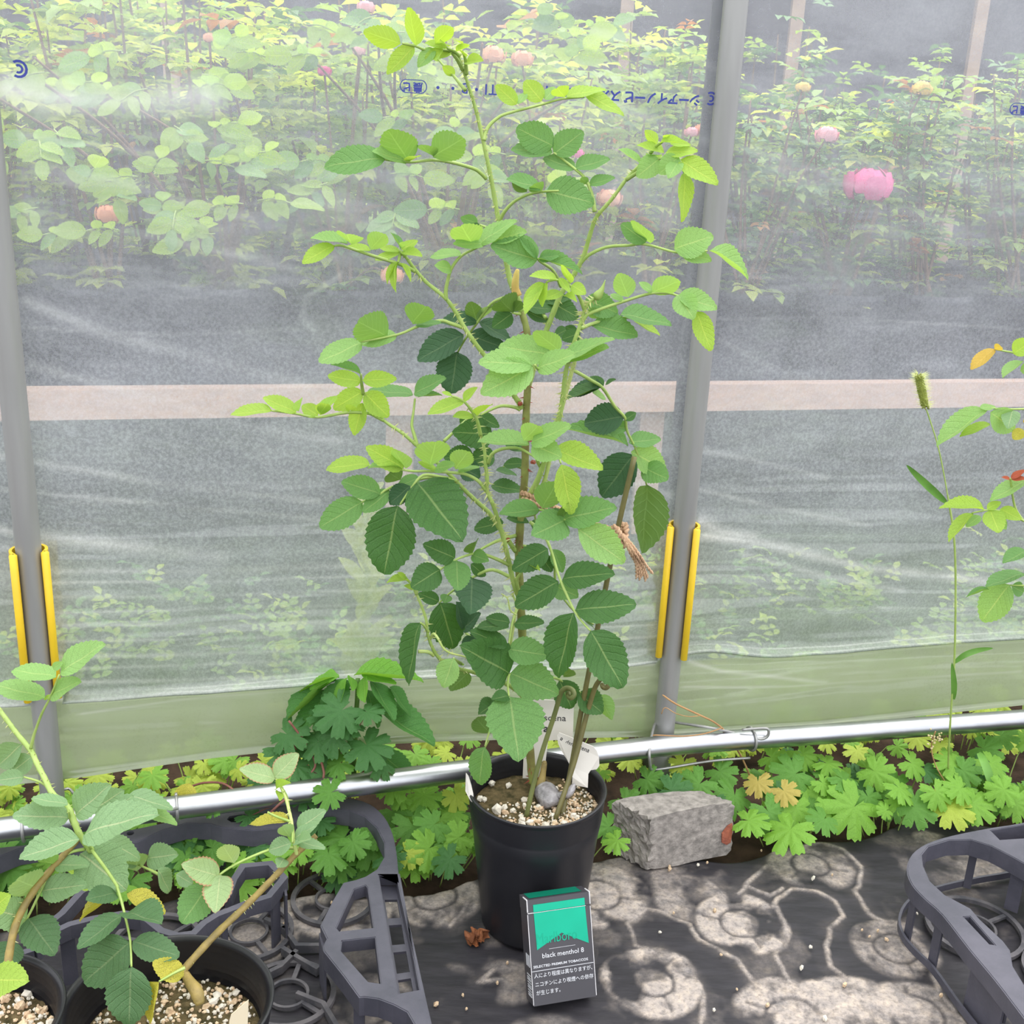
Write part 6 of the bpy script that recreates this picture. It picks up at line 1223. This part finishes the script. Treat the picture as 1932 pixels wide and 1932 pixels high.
def bush(x, o, h, w, nl, mix, label, L=.030, z0=.28, potted=True, group=None):
    y = by(x, o); root = Vector((x, y, z0)); t = thing('garden_rose', label, 'rose bush', root, group)
    if potted:
        mb = MB(); N = 28; r0, r1, H = .080, .087, .155
        rows = [(0, r0), (.02, r0), (H - .02, r1 - .004), (H - .018, r1), (H, r1), (H, r1 - .004), (H - .02, r1 - .006)]
        vs = [root + Vector((math.cos(6.2832 * j / N) * r, math.sin(6.2832 * j / N) * r, z + .001)) for z, r in rows for j in range(N)]
        fs = [(i * N + j, i * N + (j + 1) % N, (i + 1) * N + (j + 1) % N, (i + 1) * N + j) for i in range(len(rows) - 1) for j in range(N)] + [tuple((len(rows) - 1) * N + j for j in range(N))]
        mb.add(vs, fs); p = thing('garden_pot', 'dark plastic pot in the %s bench row, %s' % (ROW[o], SIDE(x)), 'pot', root, 'dark pots in the %s bench row, %s' % (ROW[o], SIDE(x))); mb.build('pot_shell', M_opot, p, root, True)
    top = z0 + (.13 if potted else 0); sb = MB(); fo = MB(); tips = []
    for k in range(6):
        a = rnd.uniform(0, 6.28); q = rnd.uniform(.3, 1) * w; e0 = Vector((x + math.cos(a) * q, y + math.sin(a) * q * .7, top + h * rnd.uniform(.7, 1.05))); b0 = Vector((x + rnd.uniform(-.02, .02), y + rnd.uniform(-.02, .02), top))
        m = b0.lerp(e0, .5) + Vector((math.cos(a) * .02, 0, .03)); sp = smooth_path([b0, m, e0], 5); sb.tube(sp, [.004 - .0027 * i / (len(sp) - 1) for i in range(len(sp))], 5); tips.append(sp)
    for k in range(nl):
        sp = rnd.choice(tips); f = rnd.random() ** .8; p = sp[min(len(sp) - 1, int(f * len(sp)))] + Vector((rnd.gauss(0, .014), rnd.gauss(0, .014), rnd.gauss(0, .014)))
        a = rnd.uniform(0, 6.28); d = Vector((math.cos(a), math.sin(a), rnd.uniform(-.25, .6))); leaflets(fo, p, d, L * rnd.uniform(.7, 1.15), rnd.choices((0, 1, 2, 3), mix)[0])
    sb.build('canes', M_bstem, t, root, True); tag(fo.build('foliage', None, t, root, mats=[M_fy, M_fm, M_fd, M_fr], smooth=True), kind='stuff'); bushes.append((t, root)); return t
G1 = 'potted garden roses in rows on the bench'
SIDE = lambda x: 'left of the left post' if x < -.80 else ('between the two posts' if x < .30 else 'right of the right post')
ROW = {.12: 'front', .34: 'middle', .56: 'rear'}
i = 0
for o in (.12, .34, .56):
    xx = -1.55 + .05 * i
    while xx < 1.85:
        left = xx < .25
        mix = (5, 4, 1, .25) if left else (2, 4, 5, .35)
        hh = rnd.uniform(.30, .46) + (.05 if o > .3 else 0) + (.06 if left else 0)
        LB = 'leafy potted garden rose, %s bench row, %s' % (ROW[o], SIDE(xx)); bush(xx, o, hh, .13, 96, mix, LB, group='potted garden roses, %s bench row, %s' % (ROW[o], SIDE(xx)), L=.041 if left else .033); xx += .178 + rnd.uniform(-.01, .01)
    i += 1
# two bigger roses growing in the ground close behind the film
NEAR = []
for lab, xr, yr, mk, Yn, cnt, bx in (('tall pale yellow green rose close behind the film at the upper left', (-20, 560), (90, 470), 'yyyl', 1.50, 34, -.48), ('bushy light green rose close behind the film above the centre', (560, 1120), (20, 400), 'yylm', 1.62, 22, -.12)):
    root = Vector((bx, by(bx, .10), .435)); t = thing('garden_rose', lab, 'rose bush', root); NEAR.append(t)
    sb = MB()
    for c in range(7):
        px, py = rnd.uniform(*xr), rnd.uniform(yr[0], yr[0] + 150); T = W(px, py, Yn + rnd.uniform(0, .1)); sp = smooth_path([root, root.lerp(T, .5) + Vector((rnd.uniform(-.05, .05), 0, .05)), T], 6); sb.tube(sp, [.0045 - .003 * q / (len(sp) - 1) for q in range(len(sp))], 6)
    sb.build('canes', M_bstem, t, root, True)
    for c in range(cnt):
        px, py = rnd.uniform(*xr), rnd.uniform(*yr); Y = Yn + rnd.uniform(-.06, .1); a = rnd.uniform(0, 6.28); dx, dy = math.cos(a) * 62, math.sin(a) * 30 + 6
        P = [W(px, py, Y), W(px + dx * .5, py + dy * .5 - 6, Y - .01), W(px + dx, py + dy, Y - .02)]
        st = MB().tube(smooth_path(P, 3), .0009, 5).build('compound_leaf', M_stem, t, root, True)
        for f, s in ((1, 0), (.6, 1), (.6, -1), (.2, 1), (.2, -1)):
            b = (px + dx * f, py + dy * f); q = a + s * 1.15; l = rnd.uniform(44, 66) * (1 if s == 0 else .85)
            put_leaf(st, root, W(b[0], b[1], Y - .02 * f), W(b[0] + math.cos(q) * l, b[1] + math.sin(q) * l * .6 + 6, Y - .02 * f - .012), l * rnd.uniform(.3, .55), rnd.choice(mk))
for fx, fy, r, m in FLW:
    P = W(fx, fy, by(0, .02) + .0 if fx != 310 else 1.3); P = W(fx, fy, by(P.x, .02)) if fx != 310 else W(fx, fy, 1.3)
    b = min(bushes, key=lambda q: abs(q[1].x - P.x) + abs(q[1].y - P.y))
    bloom(b[0], b[1], P, r, m)
    sp = smooth_path([b[1] + Vector((0, 0, .14)), b[1].lerp(P, .6) + Vector((0, 0, .08)), P - Vector((0, 0, r * .3))], 5); MB().tube(sp, .0018, 5).build('flower_stalk', M_bstem, b[0], b[1], True)
# weed just behind the film
LM['z'] = leaf_mat('pale_weed_leaf', (.50, .58, .18), trans=.45, vein=.2)
o = Vector((-.155, 1.125, -.01)); t = thing('pale_weed', 'pale yellow green weed pressed behind the lower film left of the rose', 'weed', o)
tip = F(690, 950, .075); MB().tube(smooth_path([o, o.lerp(tip, .5) + Vector((.004, 0, 0)), tip], 5), [.003] * 5 + [.002] * 6, 6).build('stem', M_stemy, t, o, True)
for k in range(30):
    f = k / 29; b = o.lerp(tip, .35 + .65 * f); a = k * 2.4; l = .055 * (1.1 - .5 * f); e2 = b + Vector((math.cos(a) * l * .55, -abs(math.sin(a)) * .012 + .004, l * (.75 - 1.25 * (k % 3 == 0))))
    put_leaf(t, o, b, e2, 20, 'z', 'leaf')
# young weeds on the ground between film and bench
for k in range(17):
    xx = -.75 + k * .105 + rnd.uniform(-.03, .03); yy = wall_y(xx, rnd.uniform(.14, .50)); o = Vector((xx, yy, -.008))
    t = thing('ground_weed', 'low blurred green weed on the ground behind the lower film', 'weed', o, 'ground weeds behind the lower film')
    fo = MB()
    for q in range(34): a = rnd.uniform(0, 6.28); leaflets(fo, o + Vector((rnd.gauss(0, .035), rnd.gauss(0, .035), rnd.uniform(.01, .12))), Vector((math.cos(a), math.sin(a), .5)), .018, rnd.choices((0, 1, 2), (1, 3, 2))[0])
    tag(fo.build('foliage', None, t, o, mats=[M_fy, M_fm, M_fd]), kind='stuff')
# dark net fence with stakes far behind
def fy(x): return 4.1 + TW * x
M_net = simple('dark_shade_net', (.085, .080, .095), (.050, .048, .060), 3, .9)
M_stakew = simple('tan_stake', (.46, .34, .25), (.36, .26, .2), 12, .85)
t = thing('net_fence', 'dark shade net fence on wooden stakes at the far end of the garden', 'fence', (0, fy(0), 0))
mb = MB(); n = 80; vs = []; fs = []
for i in range(n):
    x = -4 + 8.5 * i / (n - 1)
    for z in (-.02, .5, 1.1, 1.9): vs.append((x, fy(x) + .03 * math.sin(x * 5 + z * 2), z))
for i in range(n - 1):
    for j in range(3): fs.append((i * 4 + j, i * 4 + 4 + j, i * 4 + 5 + j, i * 4 + 1 + j))
mesh_obj('net', vs, fs, M_net, t, t.location)
for px in (320, 1180, 1500, 1845):
    p = W(px, 60, 4.0); y = fy(p.x) - .05; x = p.x * y / 4.0
    mb = MB(); mb.box((x, y, .9), (.042, .03, 1.84)); mb.build('stake', M_stakew, t, t.location)
# low hedge of shrubs in front of the net
for k in range(13):
    xx = -2.6 + k * .42; bush(xx, 1.30 + rnd.uniform(-.12, .12), (.92 if xx < .2 else .80), .30, 170, (4, 4, 3, .35) if xx < .3 else (1.5, 4, 5, .4), 'blurred green shrub in front of the far net fence', L=.05, z0=-.02, potted=False, group='shrubs in front of the far net fence')

# dark tube added outside the film in place of the right post's shadow
o = F(1296, 700, .040); t = thing('post_shadow_tube', 'dark tube added for the shadow of the right post, outside the film on its left', 'post', (o.x, o.y, -.02))
MB().tube([(o.x, o.y, z) for z in np.linspace(-.02, 1.4, 10)], .0095, 16).build('pipe', simple('post_shadow_grey', (.10, .10, .115), (.05, .05, .06), 20, .5, mapscale=(1, 1, .1)), t, t.location, True)
